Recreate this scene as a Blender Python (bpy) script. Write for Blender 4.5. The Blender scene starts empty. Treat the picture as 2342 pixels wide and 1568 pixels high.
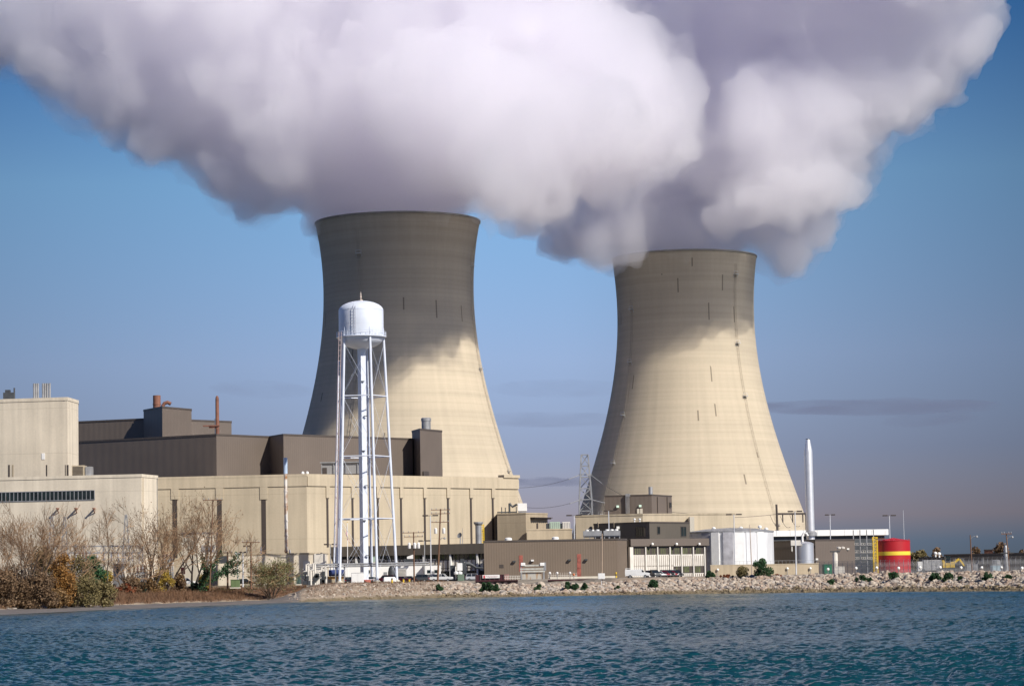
import bpy, math, random
import numpy as np
from mathutils import Vector, Matrix
from mathutils import noise as mnoise

# ------------------------------------------------------------ camera, sky, sun, exposure
SC = bpy.context.scene
COL = SC.collection
FPX, CX, CY = 6000.0, 1170.5, 784.0
ROLL, PITCH = 0.0185, math.atan(537.0 / 6000.0)
ZC = 4.0
cr, sr = math.cos(ROLL), math.sin(ROLL)
_f = Vector((0, math.cos(PITCH), math.sin(PITCH)))
_u = Vector((0, -math.sin(PITCH), math.cos(PITCH)))
_r = Vector((1, 0, 0))
CR = cr * _r - sr * _u
CU = sr * _r + cr * _u
cam_data = bpy.data.cameras.new('camera')
cam_data.sensor_width = 36.0
cam_data.lens = FPX / 2341.0 * 36.0
cam_data.clip_start = 1.0
cam_data.clip_end = 80000.0
cam = bpy.data.objects.new('camera', cam_data)
COL.objects.link(cam)
M = Matrix(((CR.x, CU.x, -_f.x, 0), (CR.y, CU.y, -_f.y, 0), (CR.z, CU.z, -_f.z, ZC), (0, 0, 0, 1)))
cam.matrix_world = M
SC.camera = cam

SUN_AZ, SUN_EL = math.radians(46), math.radians(38)
SUN = Vector((math.sin(SUN_AZ) * math.cos(SUN_EL), -math.cos(SUN_AZ) * math.cos(SUN_EL), math.sin(SUN_EL)))
sl = bpy.data.lights.new('sun', 'SUN')
sl.energy = 4.9
sl.angle = math.radians(0.5)
sl.color = (1.0, 0.94, 0.85)
so = bpy.data.objects.new('sun', sl)
COL.objects.link(so)
so.rotation_euler = SUN.to_track_quat('Z', 'Y').to_euler()
so.location = (200, -200, 400)

W_ = bpy.data.worlds.new('World')
SC.world = W_
W_.use_nodes = True
wt = W_.node_tree
for n in list(wt.nodes):
    wt.nodes.remove(n)
def wn(t, **k):
    n = wt.nodes.new(t)
    for a, b in k.items():
        setattr(n, a, b)
    return n
w_out = wn('ShaderNodeOutputWorld')
w_bg = wn('ShaderNodeBackground')
w_sky = wn('ShaderNodeTexSky', sky_type='NISHITA', sun_disc=False, sun_elevation=SUN_EL,
           sun_rotation=math.pi - SUN_AZ, air_density=1.0, dust_density=0.6, ozone_density=1.5)
w_tc = wn('ShaderNodeTexCoord')
w_sep = wn('ShaderNodeSeparateXYZ')
w_ramp = wn('ShaderNodeValToRGB')
w_mul = wn('ShaderNodeMix', data_type='RGBA', blend_type='MULTIPLY')
w_mul.inputs[0].default_value = 1.0
wt.links.new(w_tc.outputs['Generated'], w_sep.inputs[0])
w_map = wn('ShaderNodeMapRange')
w_map.inputs['From Min'].default_value = 0.0
w_map.inputs['From Max'].default_value = 0.25
wt.links.new(w_sep.outputs['Z'], w_map.inputs[0])
wt.links.new(w_map.outputs[0], w_ramp.inputs[0])
# the air itself by elevation: a grey-blue bank on the horizon, a pinkish band, then deeper blue
SKY_RAMP = [(0.0, (0.26, 0.36, 0.64)), (0.045, (0.27, 0.37, 0.70)), (0.085, (0.46, 0.42, 0.66)), (0.187, (0.44, 0.46, 0.76)),
            (0.33, (0.57, 0.61, 0.90)), (0.60, (0.55, 0.755, 0.98)), (0.9, (0.14, 0.43, 0.80)), (1.0, (0.045, 0.21, 0.58))]
els = w_ramp.color_ramp.elements
els[0].position, els[0].color = SKY_RAMP[0][0], (*SKY_RAMP[0][1], 1)
els[1].position, els[1].color = SKY_RAMP[-1][0], (*SKY_RAMP[-1][1], 1)
for p_, c_ in SKY_RAMP[1:-1]:
    e = els.new(p_)
    e.color = (*c_, 1)
# the low sky is brightest behind the towers and dims to either side
w_az = wn('ShaderNodeMapRange')
w_az.inputs['From Min'].default_value = -0.6
w_az.inputs['From Max'].default_value = 0.6
wt.links.new(w_sep.outputs['X'], w_az.inputs[0])
w_azr = wn('ShaderNodeValToRGB')
ae = w_azr.color_ramp.elements
ae[0].color = (1, 1, 1, 1)
ae[1].color = (0.9, 0.9, 0.9, 1)
for p_, c_ in ((0.208, (0.8, 0.8, 0.8, 1)), (0.333, (0.62, 0.62, 0.62, 1)), (0.483, (1, 1, 1, 1)), (0.517, (1, 1, 1, 1)),
               (0.593, (0.78, 0.78, 0.78, 1)), (0.667, (0.54, 0.55, 0.56, 1)), (0.79, (0.6, 0.6, 0.6, 1))):
    e = ae.new(p_)
    e.color = c_
wt.links.new(w_az.outputs[0], w_azr.inputs[0])
w_mul2 = wn('ShaderNodeMix', data_type='RGBA', blend_type='MULTIPLY')
w_mul2.inputs[0].default_value = 1.0
wt.links.new(w_sky.outputs[0], w_mul.inputs[6])
wt.links.new(w_ramp.outputs[0], w_mul.inputs[7])
wt.links.new(w_mul.outputs[2], w_mul2.inputs[6])
wt.links.new(w_azr.outputs[0], w_mul2.inputs[7])
wt.links.new(w_mul2.outputs[2], w_bg.inputs[0])
w_bg.inputs[1].default_value = 0.10
wt.links.new(w_bg.outputs[0], w_out.inputs[0])

SC.view_settings.view_transform = 'Standard'
SC.view_settings.look = 'None'
SC.view_settings.exposure = 0.26
SC.view_settings.gamma = 1.0
SC.render.engine = 'CYCLES'
SC.cycles.use_denoising = True
SC.cycles.max_bounces = 32
SC.cycles.diffuse_bounces = 3
SC.cycles.glossy_bounces = 3
SC.cycles.volume_bounces = 28
SC.cycles.transparent_max_bounces = 16

# ------------------------------------------------------------ measuring helpers
def ray(px, py):
    px, py = float(px), float(py)
    return ((px - CX) / FPX) * CR - ((py - CY) / FPX) * CU + _f
def W(px, py, Y):
    d = ray(px, py)
    t = Y / d.y
    return Vector((d.x * t, Y, ZC + d.z * t))
def WZ(px, z, Y):
    """point at depth Y and height z that lies on picture column px"""
    py = 1300.0
    for _ in range(6):
        p = W(px, py, Y)
        py += (p.z - z) / Y * FPX
    p = W(px, py, Y)
    return Vector((p.x, Y, z))
def C1(x, y): return x / 2.7443, 857.3 + y / 2.7443
def C2(x, y): return 514.4 + x / 2.7443, 857.3 + y / 2.7443
def C3(x, y): return 1028.8 + x / 3.4294, 971.6 + y / 3.4294
def C4(x, y): return 1543.2 + x / 3.659, 971.6 + y / 3.659
def C5(x, y): return 1883.8 + x / 4.989, 1085.9 + y / 4.989
def ZA(x, y): return 685.8 + x / 3.919, 628.7 + y / 3.919
def ZB(x, y): return 657.3 + x / 4.2197, 1000.2 + y / 4.2197
def ZCx(x, y): return x / 5.4866, 1114.5 + y / 5.4866
def ZD(x, y): return 342.9 + x / 5.488, 1114.5 + y / 5.488
def ZE(x, y): return 914.4 + x / 6.83, 1171.6 + y / 6.83
def ZH(x, y): return 1257.4 + x / 5.487, 1085.9 + y / 5.487
def wall_pt(A, B, px, py):
    """where the sight line of a measured point meets the upright wall plane through A and B"""
    d = ray(px, py)
    nx, ny = (B.y - A.y), -(B.x - A.x)
    t = (A.x * nx + A.y * ny) / (d.x * nx + d.y * ny)
    return Vector((d.x * t, d.y * t, ZC + d.z * t))

# ------------------------------------------------------------ mesh collector
class MB:
    def __init__(s):
        s.v, s.f = [], []
    def quad(s, a, b, c, d):
        n = len(s.v)
        s.v += [tuple(a), tuple(b), tuple(c), tuple(d)]
        s.f.append((n, n + 1, n + 2, n + 3))
        return s
    def prism(s, pts, z0, z1, z1s=None):
        """closed prism over a counter-clockwise footprint; z1s = per-corner tops"""
        n, k = len(s.v), len(pts)
        s.v += [(p[0], p[1], z0) for p in pts]
        s.v += [(p[0], p[1], z1 if z1s is None else z1s[i]) for i, p in enumerate(pts)]
        s.f.append(tuple(n + i for i in reversed(range(k))))
        s.f.append(tuple(n + k + i for i in range(k)))
        for i in range(k):
            j = (i + 1) % k
            s.f.append((n + i, n + j, n + k + j, n + k + i))
        return s
    def box(s, c, size, rz=0.0):
        hx, hy, hz = size[0] / 2, size[1] / 2, size[2] / 2
        ca, sa = math.cos(rz), math.sin(rz)
        pts = [(c[0] + x * ca - y * sa, c[1] + x * sa + y * ca) for x, y in ((-hx, -hy), (hx, -hy), (hx, hy), (-hx, hy))]
        return s.prism(pts, c[2] - hz, c[2] + hz)
    def bar(s, a, b, w, h=None):
        """square-section bar from a to b"""
        h = h or w
        a, b = Vector(a), Vector(b)
        d = (b - a).normalized()
        up = Vector((0, 0, 1)) if abs(d.z) < 0.95 else Vector((0, 1, 0))
        x = d.cross(up).normalized() * (w / 2)
        y = d.cross(x).normalized() * (h / 2)
        n = len(s.v)
        for p in (a, b):
            for q in (-x - y, x - y, x + y, -x + y):
                s.v.append(tuple(p + q))
        s.f += [(n, n + 3, n + 2, n + 1), (n + 4, n + 5, n + 6, n + 7)]
        for i in range(4):
            j = (i + 1) % 4
            s.f.append((n + i, n + j, n + 4 + j, n + 4 + i))
        return s
    def tube(s, pts, rad, seg=8, cap=True):
        pts = [Vector(p) for p in pts]
        if not hasattr(rad, '__len__'):
            rad = [rad] * len(pts)
        base = len(s.v)
        ref = Vector((0, 1, 0))
        for i, p in enumerate(pts):
            d = (pts[min(i + 1, len(pts) - 1)] - pts[max(i - 1, 0)]).normalized()
            r_ = ref if abs(d.dot(ref)) < 0.95 else Vector((1, 0, 0))
            x = d.cross(r_).normalized()
            y = d.cross(x)
            for k in range(seg):
                a = 2 * math.pi * k / seg
                s.v.append(tuple(p + (x * math.cos(a) + y * math.sin(a)) * rad[i]))
        for i in range(len(pts) - 1):
            for k in range(seg):
                j = (k + 1) % seg
                s.f.append((base + i * seg + k, base + i * seg + j, base + (i + 1) * seg + j, base + (i + 1) * seg + k))
        if cap:
            s.f.append(tuple(base + k for k in reversed(range(seg))))
            e = base + (len(pts) - 1) * seg
            s.f.append(tuple(e + k for k in range(seg)))
        return s
    def lathe(s, prof, c, seg=48, a0=0.0, a1=2 * math.pi, cap=True):
        """prof = [(radius, z)...] turned about the upright through c"""
        full = abs(a1 - a0 - 2 * math.pi) < 1e-6
        m = seg if full else seg + 1
        base = len(s.v)
        for r, z in prof:
            for k in range(m):
                a = a0 + (a1 - a0) * k / seg
                s.v.append((c[0] + r * math.cos(a), c[1] + r * math.sin(a), c[2] + z))
        for i in range(len(prof) - 1):
            for k in range(seg):
                j = (k + 1) % m
                s.f.append((base + i * m + k, base + i * m + j, base + (i + 1) * m + j, base + (i + 1) * m + k))
        if full and cap:
            if prof[0][0] > 1e-4:
                s.f.append(tuple(base + k for k in reversed(range(m))))
            if prof[-1][0] > 1e-4:
                e = base + (len(prof) - 1) * m
                s.f.append(tuple(e + k for k in range(m)))
        return s
    def wallbox(s, A, B, p0, p1, out=0.1, back=0.1):
        """box on the wall plane A-B between two measured picture points"""
        a, b = wall_pt(A, B, *p0), wall_pt(A, B, *p1)
        return s.wallbox_w(A, B, a, b, out, back)
    def wallbox_w(s, A, B, a, b, out=0.1, back=0.1):
        t = Vector((B.x - A.x, B.y - A.y, 0)).normalized()
        n = Vector((t.y, -t.x, 0))
        z0, z1 = min(a.z, b.z), max(a.z, b.z)
        sa, sb = sorted(((a - A).to_2d().dot(t.to_2d()), (b - A).to_2d().dot(t.to_2d())))
        P = lambda q, o: (A.x + t.x * q + n.x * o, A.y + t.y * q + n.y * o)
        return s.prism([P(sa, out), P(sb, out), P(sb, -back), P(sa, -back)], z0, z1)
    def build(s, name, mat, parent=None, smooth=False, label=None, bevel=0.0):
        me = bpy.data.meshes.new(name)
        v = s.v
        if parent is not None:
            ox, oy, oz = ORIGIN[parent.name]
            v = [(a - ox, b - oy, c - oz) for a, b, c in v]
        me.from_pydata(v, [], s.f)
        me.update()
        if smooth:
            me.polygons.foreach_set('use_smooth', [True] * len(me.polygons))
            me.set_sharp_from_angle(angle=math.radians(40))
        for m_ in (mat if isinstance(mat, (list, tuple)) else [mat]):
            me.materials.append(m_)
        o = bpy.data.objects.new(name, me)
        COL.objects.link(o)
        if parent is not None:
            o.parent = parent
            ORIGIN[o.name] = ORIGIN[parent.name]
        if label:
            o['label'] = label
        if bevel:
            bv = o.modifiers.new('bevel', 'BEVEL')
            bv.width = bevel
            bv.segments = 1
            bv.limit_method = 'ANGLE'
        return o
ORIGIN = {}
def tag(o, label=None, cat=None, group=None, kind=None):
    if label: o['label'] = label
    if cat: o['category'] = cat
    if group: o['group'] = group
    if kind: o['kind'] = kind
    return o
def thing(name, label, cat, loc, group=None, world=True):
    """Empty at the thing's base. world=True: its parts are given in world coordinates"""
    o = bpy.data.objects.new(name, None)
    o.empty_display_size = 0.5
    o.location = loc
    COL.objects.link(o)
    ORIGIN[o.name] = tuple(loc) if world else (0, 0, 0)
    return tag(o, label, cat, group)
def kids(o):
    return [c for c in COL.objects if c.parent == o]
def copy_tree(root, loc=None, rz=None, scale=None, label=None, group=None, name=None):
    r = root.copy()
    COL.objects.link(r)
    if loc is not None: r.location = loc
    if rz is not None: r.rotation_euler = (0, 0, rz)
    if scale is not None: r.scale = (scale,) * 3 if not hasattr(scale, '__len__') else scale
    if label: r['label'] = label
    if group: r['group'] = group
    if name: r.name = name
    for ch in KIDS.setdefault(root.name, kids(root)):
        c = ch.copy()
        COL.objects.link(c)
        c.parent = r
        for g in KIDS.setdefault(ch.name, kids(ch)):
            d = g.copy()
            COL.objects.link(d)
            d.parent = c
    return r
KIDS = {}

# ------------------------------------------------------------ materials
def mat_new(name):
    m = bpy.data.materials.new(name)
    m.use_nodes = True
    nt = m.node_tree
    b = nt.nodes['Principled BSDF']
    return m, nt, b
def nd(nt, t, **k):
    n = nt.nodes.new(t)
    for a, b in k.items():
        setattr(n, a, b)
    return n
def plain(name, col, rough=0.6, metal=0.0, var=0.12, scale=0.6, bump=0.0, stretch=(1, 1, 1)):
    """painted or weathered surface: base colour with a little uneven wear"""
    m, nt, b = mat_new(name)
    tc = nd(nt, 'ShaderNodeTexCoord')
    mp = nd(nt, 'ShaderNodeMapping')
    mp.inputs['Scale'].default_value = stretch
    nt.links.new(tc.outputs['Object'], mp.inputs[0])
    no = nd(nt, 'ShaderNodeTexNoise')
    no.inputs['Scale'].default_value = scale
    no.inputs['Detail'].default_value = 6
    nt.links.new(mp.outputs[0], no.inputs[0])
    rp = nd(nt, 'ShaderNodeValToRGB')
    rp.color_ramp.elements[0].position = 0.3
    rp.color_ramp.elements[1].position = 0.7
    rp.color_ramp.elements[0].color = tuple(c * (1 - var) for c in col) + (1,)
    rp.color_ramp.elements[1].color = tuple(min(1, c * (1 + var)) for c in col) + (1,)
    nt.links.new(no.outputs['Fac'], rp.inputs[0])
    nt.links.new(rp.outputs[0], b.inputs['Base Color'])
    b.inputs['Roughness'].default_value = rough
    b.inputs['Metallic'].default_value = metal
    if bump:
        bp = nd(nt, 'ShaderNodeBump')
        bp.inputs['Strength'].default_value = bump
        nt.links.new(no.outputs['Fac'], bp.inputs['Height'])
        nt.links.new(bp.outputs[0], b.inputs['Normal'])
    return m

# ------------------------------------------------------------ cooling towers
Y1, Y2 = 895.0, 1000.0
def tower_mat(name, seed, streak, upper):
    m, nt, b = mat_new(name)
    uv = nd(nt, 'ShaderNodeUVMap')
    sp = nd(nt, 'ShaderNodeSeparateXYZ')
    nt.links.new(uv.outputs[0], sp.inputs[0])
    def noise(vec_scale, scale, detail, off):
        mp = nd(nt, 'ShaderNodeMapping')
        mp.inputs['Scale'].default_value = vec_scale
        mp.inputs['Location'].default_value = (off, off * .7, 0)
        nt.links.new(uv.outputs[0], mp.inputs[0])
        n = nd(nt, 'ShaderNodeTexNoise', noise_dimensions='2D')
        n.inputs['Scale'].default_value = scale
        n.inputs['Detail'].default_value = detail
        nt.links.new(mp.outputs[0], n.inputs[0])
        return n.outputs['Fac']
    def mathn(op, a, bb=None):
        n = nd(nt, 'ShaderNodeMath', operation=op)
        for i, q in enumerate((a, bb)):
            if q is None: continue
            if isinstance(q, (int, float)): n.inputs[i].default_value = q
            else: nt.links.new(q, n.inputs[i])
        return n.outputs[0]
    lifts = noise((0.012, 1, 1), 0.45, 3, seed)          # pour lifts: level bands
    vert = noise((1, 0.03, 1), 0.45, 4, seed + 3)        # run-off
    big = noise((1, 1, 1), 0.03, 5, seed + 7)
    fine = noise((1, 1, 1), 0.9, 3, seed + 9)
    s = mathn('ADD', mathn('MULTIPLY', lifts, 0.36), mathn('MULTIPLY', vert, 0.28))
    s = mathn('ADD', s, mathn('MULTIPLY', big, 0.28))
    s = mathn('ADD', s, mathn('MULTIPLY', fine, 0.08))
    rp = nd(nt, 'ShaderNodeValToRGB')
    e = rp.color_ramp.elements
    e[0].position, e[0].color = 0.32, (0.395, 0.335, 0.245, 1)
    e[1].position, e[1].color = 0.68, (0.525, 0.445, 0.325, 1)
    nt.links.new(s, rp.inputs[0])
    # joint of every lift, 1.55 m apart
    fr = mathn('FRACT', mathn('DIVIDE', sp.outputs['Y'], 1.55))
    line = mathn('LESS_THAN', fr, 0.10)
    d1 = nd(nt, 'ShaderNodeMix', data_type='RGBA', blend_type='MULTIPLY')
    d1.inputs[7].default_value = (0.80, 0.79, 0.78, 1)
    nt.links.new(mathn('MULTIPLY', line, 0.38), d1.inputs[0])
    nt.links.new(rp.outputs[0], d1.inputs[6])
    # short dark seep marks
    mp = nd(nt, 'ShaderNodeMapping')
    mp.inputs['Scale'].default_value = (0.15, 0.085, 1)
    mp.inputs['Location'].default_value = (seed * 1.3, seed * 2.1, 0)
    nt.links.new(uv.outputs[0], mp.inputs[0])
    vo = nd(nt, 'ShaderNodeTexVoronoi', voronoi_dimensions='2D', distance='CHEBYCHEV')
    vo.inputs['Scale'].default_value = 1.0
    nt.links.new(mp.outputs[0], vo.inputs[0])
    vs = nd(nt, 'ShaderNodeVectorMath', operation='SUBTRACT')
    nt.links.new(mp.outputs[0], vs.inputs[0])
    nt.links.new(vo.outputs['Position'], vs.inputs[1])
    vs2 = nd(nt, 'ShaderNodeSeparateXYZ')
    nt.links.new(vs.outputs[0], vs2.inputs[0])
    cs = nd(nt, 'ShaderNodeSeparateXYZ')
    nt.links.new(vo.outputs['Color'], cs.inputs[0])
    keep = mathn('GREATER_THAN', cs.outputs[0], 1.0 - streak)
    inx = mathn('LESS_THAN', mathn('ABSOLUTE', vs2.outputs[0]), 0.04)
    iny = mathn('LESS_THAN', mathn('ABSOLUTE', vs2.outputs[1]), mathn('MULTIPLY', cs.outputs[1], 0.32))
    dash = mathn('MULTIPLY', mathn('MULTIPLY', keep, inx), iny)
    d2 = nd(nt, 'ShaderNodeMix', data_type='RGBA', blend_type='MULTIPLY')
    d2.inputs[7].default_value = (0.45, 0.44, 0.43, 1)
    nt.links.new(dash, d2.inputs[0])
    nt.links.new(d1.outputs[2], d2.inputs[6])
    # the shell turns greyer and darker towards the rim
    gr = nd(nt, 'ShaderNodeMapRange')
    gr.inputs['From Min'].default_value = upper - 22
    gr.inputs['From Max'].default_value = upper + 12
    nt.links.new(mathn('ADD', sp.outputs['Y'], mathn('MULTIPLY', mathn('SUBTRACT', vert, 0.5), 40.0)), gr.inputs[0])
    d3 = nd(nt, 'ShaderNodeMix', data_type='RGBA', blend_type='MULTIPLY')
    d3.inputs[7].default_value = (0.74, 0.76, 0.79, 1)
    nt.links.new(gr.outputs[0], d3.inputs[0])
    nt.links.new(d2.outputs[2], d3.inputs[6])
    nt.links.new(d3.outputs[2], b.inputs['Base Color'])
    b.inputs['Roughness'].default_value = 0.9
    bp = nd(nt, 'ShaderNodeBump')
    bp.inputs['Strength'].default_value = 0.35
    bp.inputs['Distance'].default_value = 0.08
    nt.links.new(mathn('ADD', s, mathn('MULTIPLY', line, -0.3)), bp.inputs['Height'])
    nt.links.new(bp.outputs[0], b.inputs['Normal'])
    return m

def spline(xs, ys, x):
    return float(np.interp(x, xs, ys))
def make_tower(Yd, cx_rim, samples, y_rim, label, seed, streak, ladders):
    """samples = [(py, half width px)]; measured against the axis at depth Yd"""
    ax = W(cx_rim, y_rim, Yd)
    zr = ax.z
    zs, rs = [], []
    for py, hw in samples:
        zs.append(W(cx_rim, py, Yd).z)
        rs.append(hw * math.hypot(Yd, zr * 0.5) / FPX)
    o = np.argsort(zs)
    zs, rs = np.array(zs)[o], np.array(rs)[o]
    pf = np.polynomial.polynomial.polyfit(zs, rs, 4)     # smooth meridian
    R = lambda z: float(np.polynomial.polynomial.polyval(z, pf))
    root = thing('cooling_tower', label, 'cooling tower', (ax.x, Yd, 3.5), 'cooling towers under steam')
    NA, NZ = 192, 90
    v, f, uvs = [], [], []
    for i in range(NZ + 1):
        z = 3.4 + (zr - 3.4) * i / NZ
        for k in range(NA):
            a = 2 * math.pi * k / NA
            v.append((R(z) * math.cos(a), R(z) * math.sin(a), z - 3.5))
    inner = len(v)
    for i in range(NZ + 1):
        z = 3.4 + (zr - 3.4) * i / NZ
        for k in range(NA):
            a = 2 * math.pi * k / NA
            v.append(((R(z) - 0.6) * math.cos(a), (R(z) - 0.6) * math.sin(a), z - 3.5))
    for i in range(NZ):
        for k in range(NA):
            j = (k + 1) % NA
            f.append((i * NA + k, i * NA + j, (i + 1) * NA + j, (i + 1) * NA + k))
            uvs.append([(k, i), (k + 1, i), (k + 1, i + 1), (k, i + 1)])
    for i in range(NZ):
        for k in range(NA):
            j = (k + 1) % NA
            f.append((inner + i * NA + k, inner + (i + 1) * NA + k, inner + (i + 1) * NA + j, inner + i * NA + j))
            uvs.append([(k, i), (k, i + 1), (k + 1, i + 1), (k + 1, i)])
    for k in range(NA):
        j = (k + 1) % NA
        f.append((NZ * NA + k, NZ * NA + j, inner + NZ * NA + j, inner + NZ * NA + k))
        uvs.append([(k, NZ), (k + 1, NZ), (k + 1, NZ), (k, NZ)])
    me = bpy.data.meshes.new('shell')
    me.from_pydata(v, [], f)
    ul = me.uv_layers.new(name='UVMap')
    flat = []
    for q in uvs:
        for k, i in q:
            flat += [k * 2 * math.pi / NA * 30.0, i * (zr - 3.4) / NZ]
    ul.data.foreach_set('uv', flat)
    me.polygons.foreach_set('use_smooth', [True] * len(f))
    me.update()
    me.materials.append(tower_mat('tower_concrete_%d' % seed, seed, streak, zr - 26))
    sh = bpy.data.objects.new('shell', me)
    COL.objects.link(sh)
    sh.parent = root
    me.set_sharp_from_angle(angle=math.radians(50))
    ORIGIN['shell'] = (0, 0, 0)
    # rim walkway
    loc = (ax.x, Yd, 0)
    MB().lathe([(R(zr) + .02, zr - .6), (R(zr) + .22, zr - .55), (R(zr) + .22, zr + .02), (R(zr) - .3, zr + .05)], loc, 160, cap=False).build('rim', M_TRIM, root)
    for az, z0, z1, plats in ladders:
        ca, sa = math.sin(az), -math.cos(az)
        tx, ty = math.cos(az), math.sin(az)
        mb = MB()
        zz = np.linspace(z0, z1, 26)
        for side in (-0.45, 0.45):
            pts = [(ax.x + ca * (R(z) + .35) + tx * side, Yd + sa * (R(z) + .35) + ty * side, z) for z in zz]
            mb.tube(pts, 0.05, 4)
        for z in np.arange(z0 + 1, z1, 2.4):
            p = Vector((ax.x + ca * (R(z) + .35), Yd + sa * (R(z) + .35), z))
            t = Vector((tx, ty, 0))
            mb.bar(p - t * .45, p + t * .45, .07)
            mb.bar(p, p - Vector((ca, sa, 0)) * .4, .09)
        mb.build('ladder', M_LADDER, root)
        for z in plats:
            mb = MB()
            c = Vector((ax.x + ca * (R(z) + .7), Yd + sa * (R(z) + .7), z))
            mb.box(c, (1.7, 1.3, .12), az)
            for s_ in (-1, 1):
                q = c + Vector((tx, ty, 0)) * s_
                mb.bar(q, q + Vector((0, 0, 1.1)), .07)
                mb.bar(q, (q.x - ca * .6, q.y - sa * .6, z - 1.2), .09)
            mb.bar(c + Vector((tx, ty, 0)) + Vector((0, 0, 1.1)), c - Vector((tx, ty, 0)) + Vector((0, 0, 1.1)), .07)
            mb.build('platform', M_GALV, root)
    return root, R, ax, zr

M_TRIM = plain('rim_concrete', (0.20, 0.19, 0.17), 0.9, var=0.25, scale=0.3)
M_LADDER = plain('ladder_steel', (0.40, 0.34, 0.26), 0.6, 0.3)
M_GALV = plain('galvanised', (0.55, 0.56, 0.57), 0.45, 0.4)
T1_S = [(509, 189), (537, 183.5), (589, 177.5), (638, 173.5), (682, 171.7), (718, 172.7), (762, 176.5), (818, 184), (878, 195.5),
        (938, 211.5), (992, 224.5), (1038, 238.5), (1082, 251), (1150, 274), (1315, 326)]
T2_S = [(590, 166), (618, 161.5), (681, 157.2), (719, 156), (752, 156.9), (794, 159.7), (836, 164.5), (878, 171), (920, 178.8), (962, 189),
        (1004, 200), (1046, 213), (1088, 227.3), (1130, 241), (1172, 254.7), (1300, 297)]
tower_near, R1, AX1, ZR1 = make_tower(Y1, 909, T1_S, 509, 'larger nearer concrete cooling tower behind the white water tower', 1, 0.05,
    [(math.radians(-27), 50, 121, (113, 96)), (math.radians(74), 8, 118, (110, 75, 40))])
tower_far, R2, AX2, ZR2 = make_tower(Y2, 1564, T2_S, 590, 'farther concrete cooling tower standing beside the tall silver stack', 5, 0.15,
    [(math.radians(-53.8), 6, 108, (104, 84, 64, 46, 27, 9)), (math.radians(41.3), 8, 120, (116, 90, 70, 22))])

# ------------------------------------------------------------ steam plumes
def pdist(P, poly):
    """signed distance (inside positive) of points P (n,2) to a polygon"""
    P = np.asarray(P, float)
    A = np.asarray(poly, float)
    B = np.roll(A, -1, 0)
    d = np.full(len(P), 1e9)
    ins = np.zeros(len(P), bool)
    for a, b in zip(A, B):
        ab = b - a
        t = np.clip(((P - a) @ ab) / (ab @ ab), 0, 1)
        d = np.minimum(d, np.hypot(*(P - (a + t[:, None] * ab)).T))
        c = ((a[1] > P[:, 1]) != (b[1] > P[:, 1]))
        with np.errstate(divide='ignore', invalid='ignore'):
            xi = (b[0] - a[0]) * (P[:, 1] - a[1]) / (b[1] - a[1]) + a[0]
        ins ^= c & (P[:, 0] < xi)
    return np.where(ins, d, -d)
PL1 = [(-160, 130), (0, 192), (60, 200), (150, 268), (240, 310), (300, 370), (400, 400), (440, 430), (490, 455), (515, 500), (560, 520),
       (600, 495), (650, 500), (725, 510), (770, 520), (1050, 520), (1097, 500), (1130, 528), (1170, 540), (1235, 520), (1300, 452), (1480, 430),
       (1560, 385), (1640, 340), (1590, 250), (1545, 100), (1490, 50), (1420, -60), (1330, -280), (1100, -560), (300, -560), (-160, -380)]
PL2 = [(1200, 400), (1235, 515), (1258, 550), (1300, 590), (1370, 620), (1405, 612), (1450, 580), (1490, 590), (1690, 590), (1715, 595), (1740, 602),
       (1780, 617), (1840, 600), (1880, 570), (1900, 520), (1915, 490), (1960, 440), (2040, 390), (2045, 368), (2000, 335), (2060, 300),
       (2110, 288), (2170, 300), (2180, 250), (2200, 180), (2255, 120), (2272, 60), (2270, 5), (2400, -130), (2430, -430), (2000, -560), (1550, -520), (1250, -300)]  # out-of-view upper right corner widened to shade the plume below
ICO = None
def ico():
    global ICO
    if ICO is None:
        import bmesh
        bm = bmesh.new()
        bmesh.ops.create_icosphere(bm, subdivisions=2, radius=1)
        bm.verts.ensure_lookup_table()
        ICO = (np.array([v.co[:] for v in bm.verts]), [[v.index for v in f.verts] for f in bm.faces])
        bm.free()
    return ICO
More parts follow.
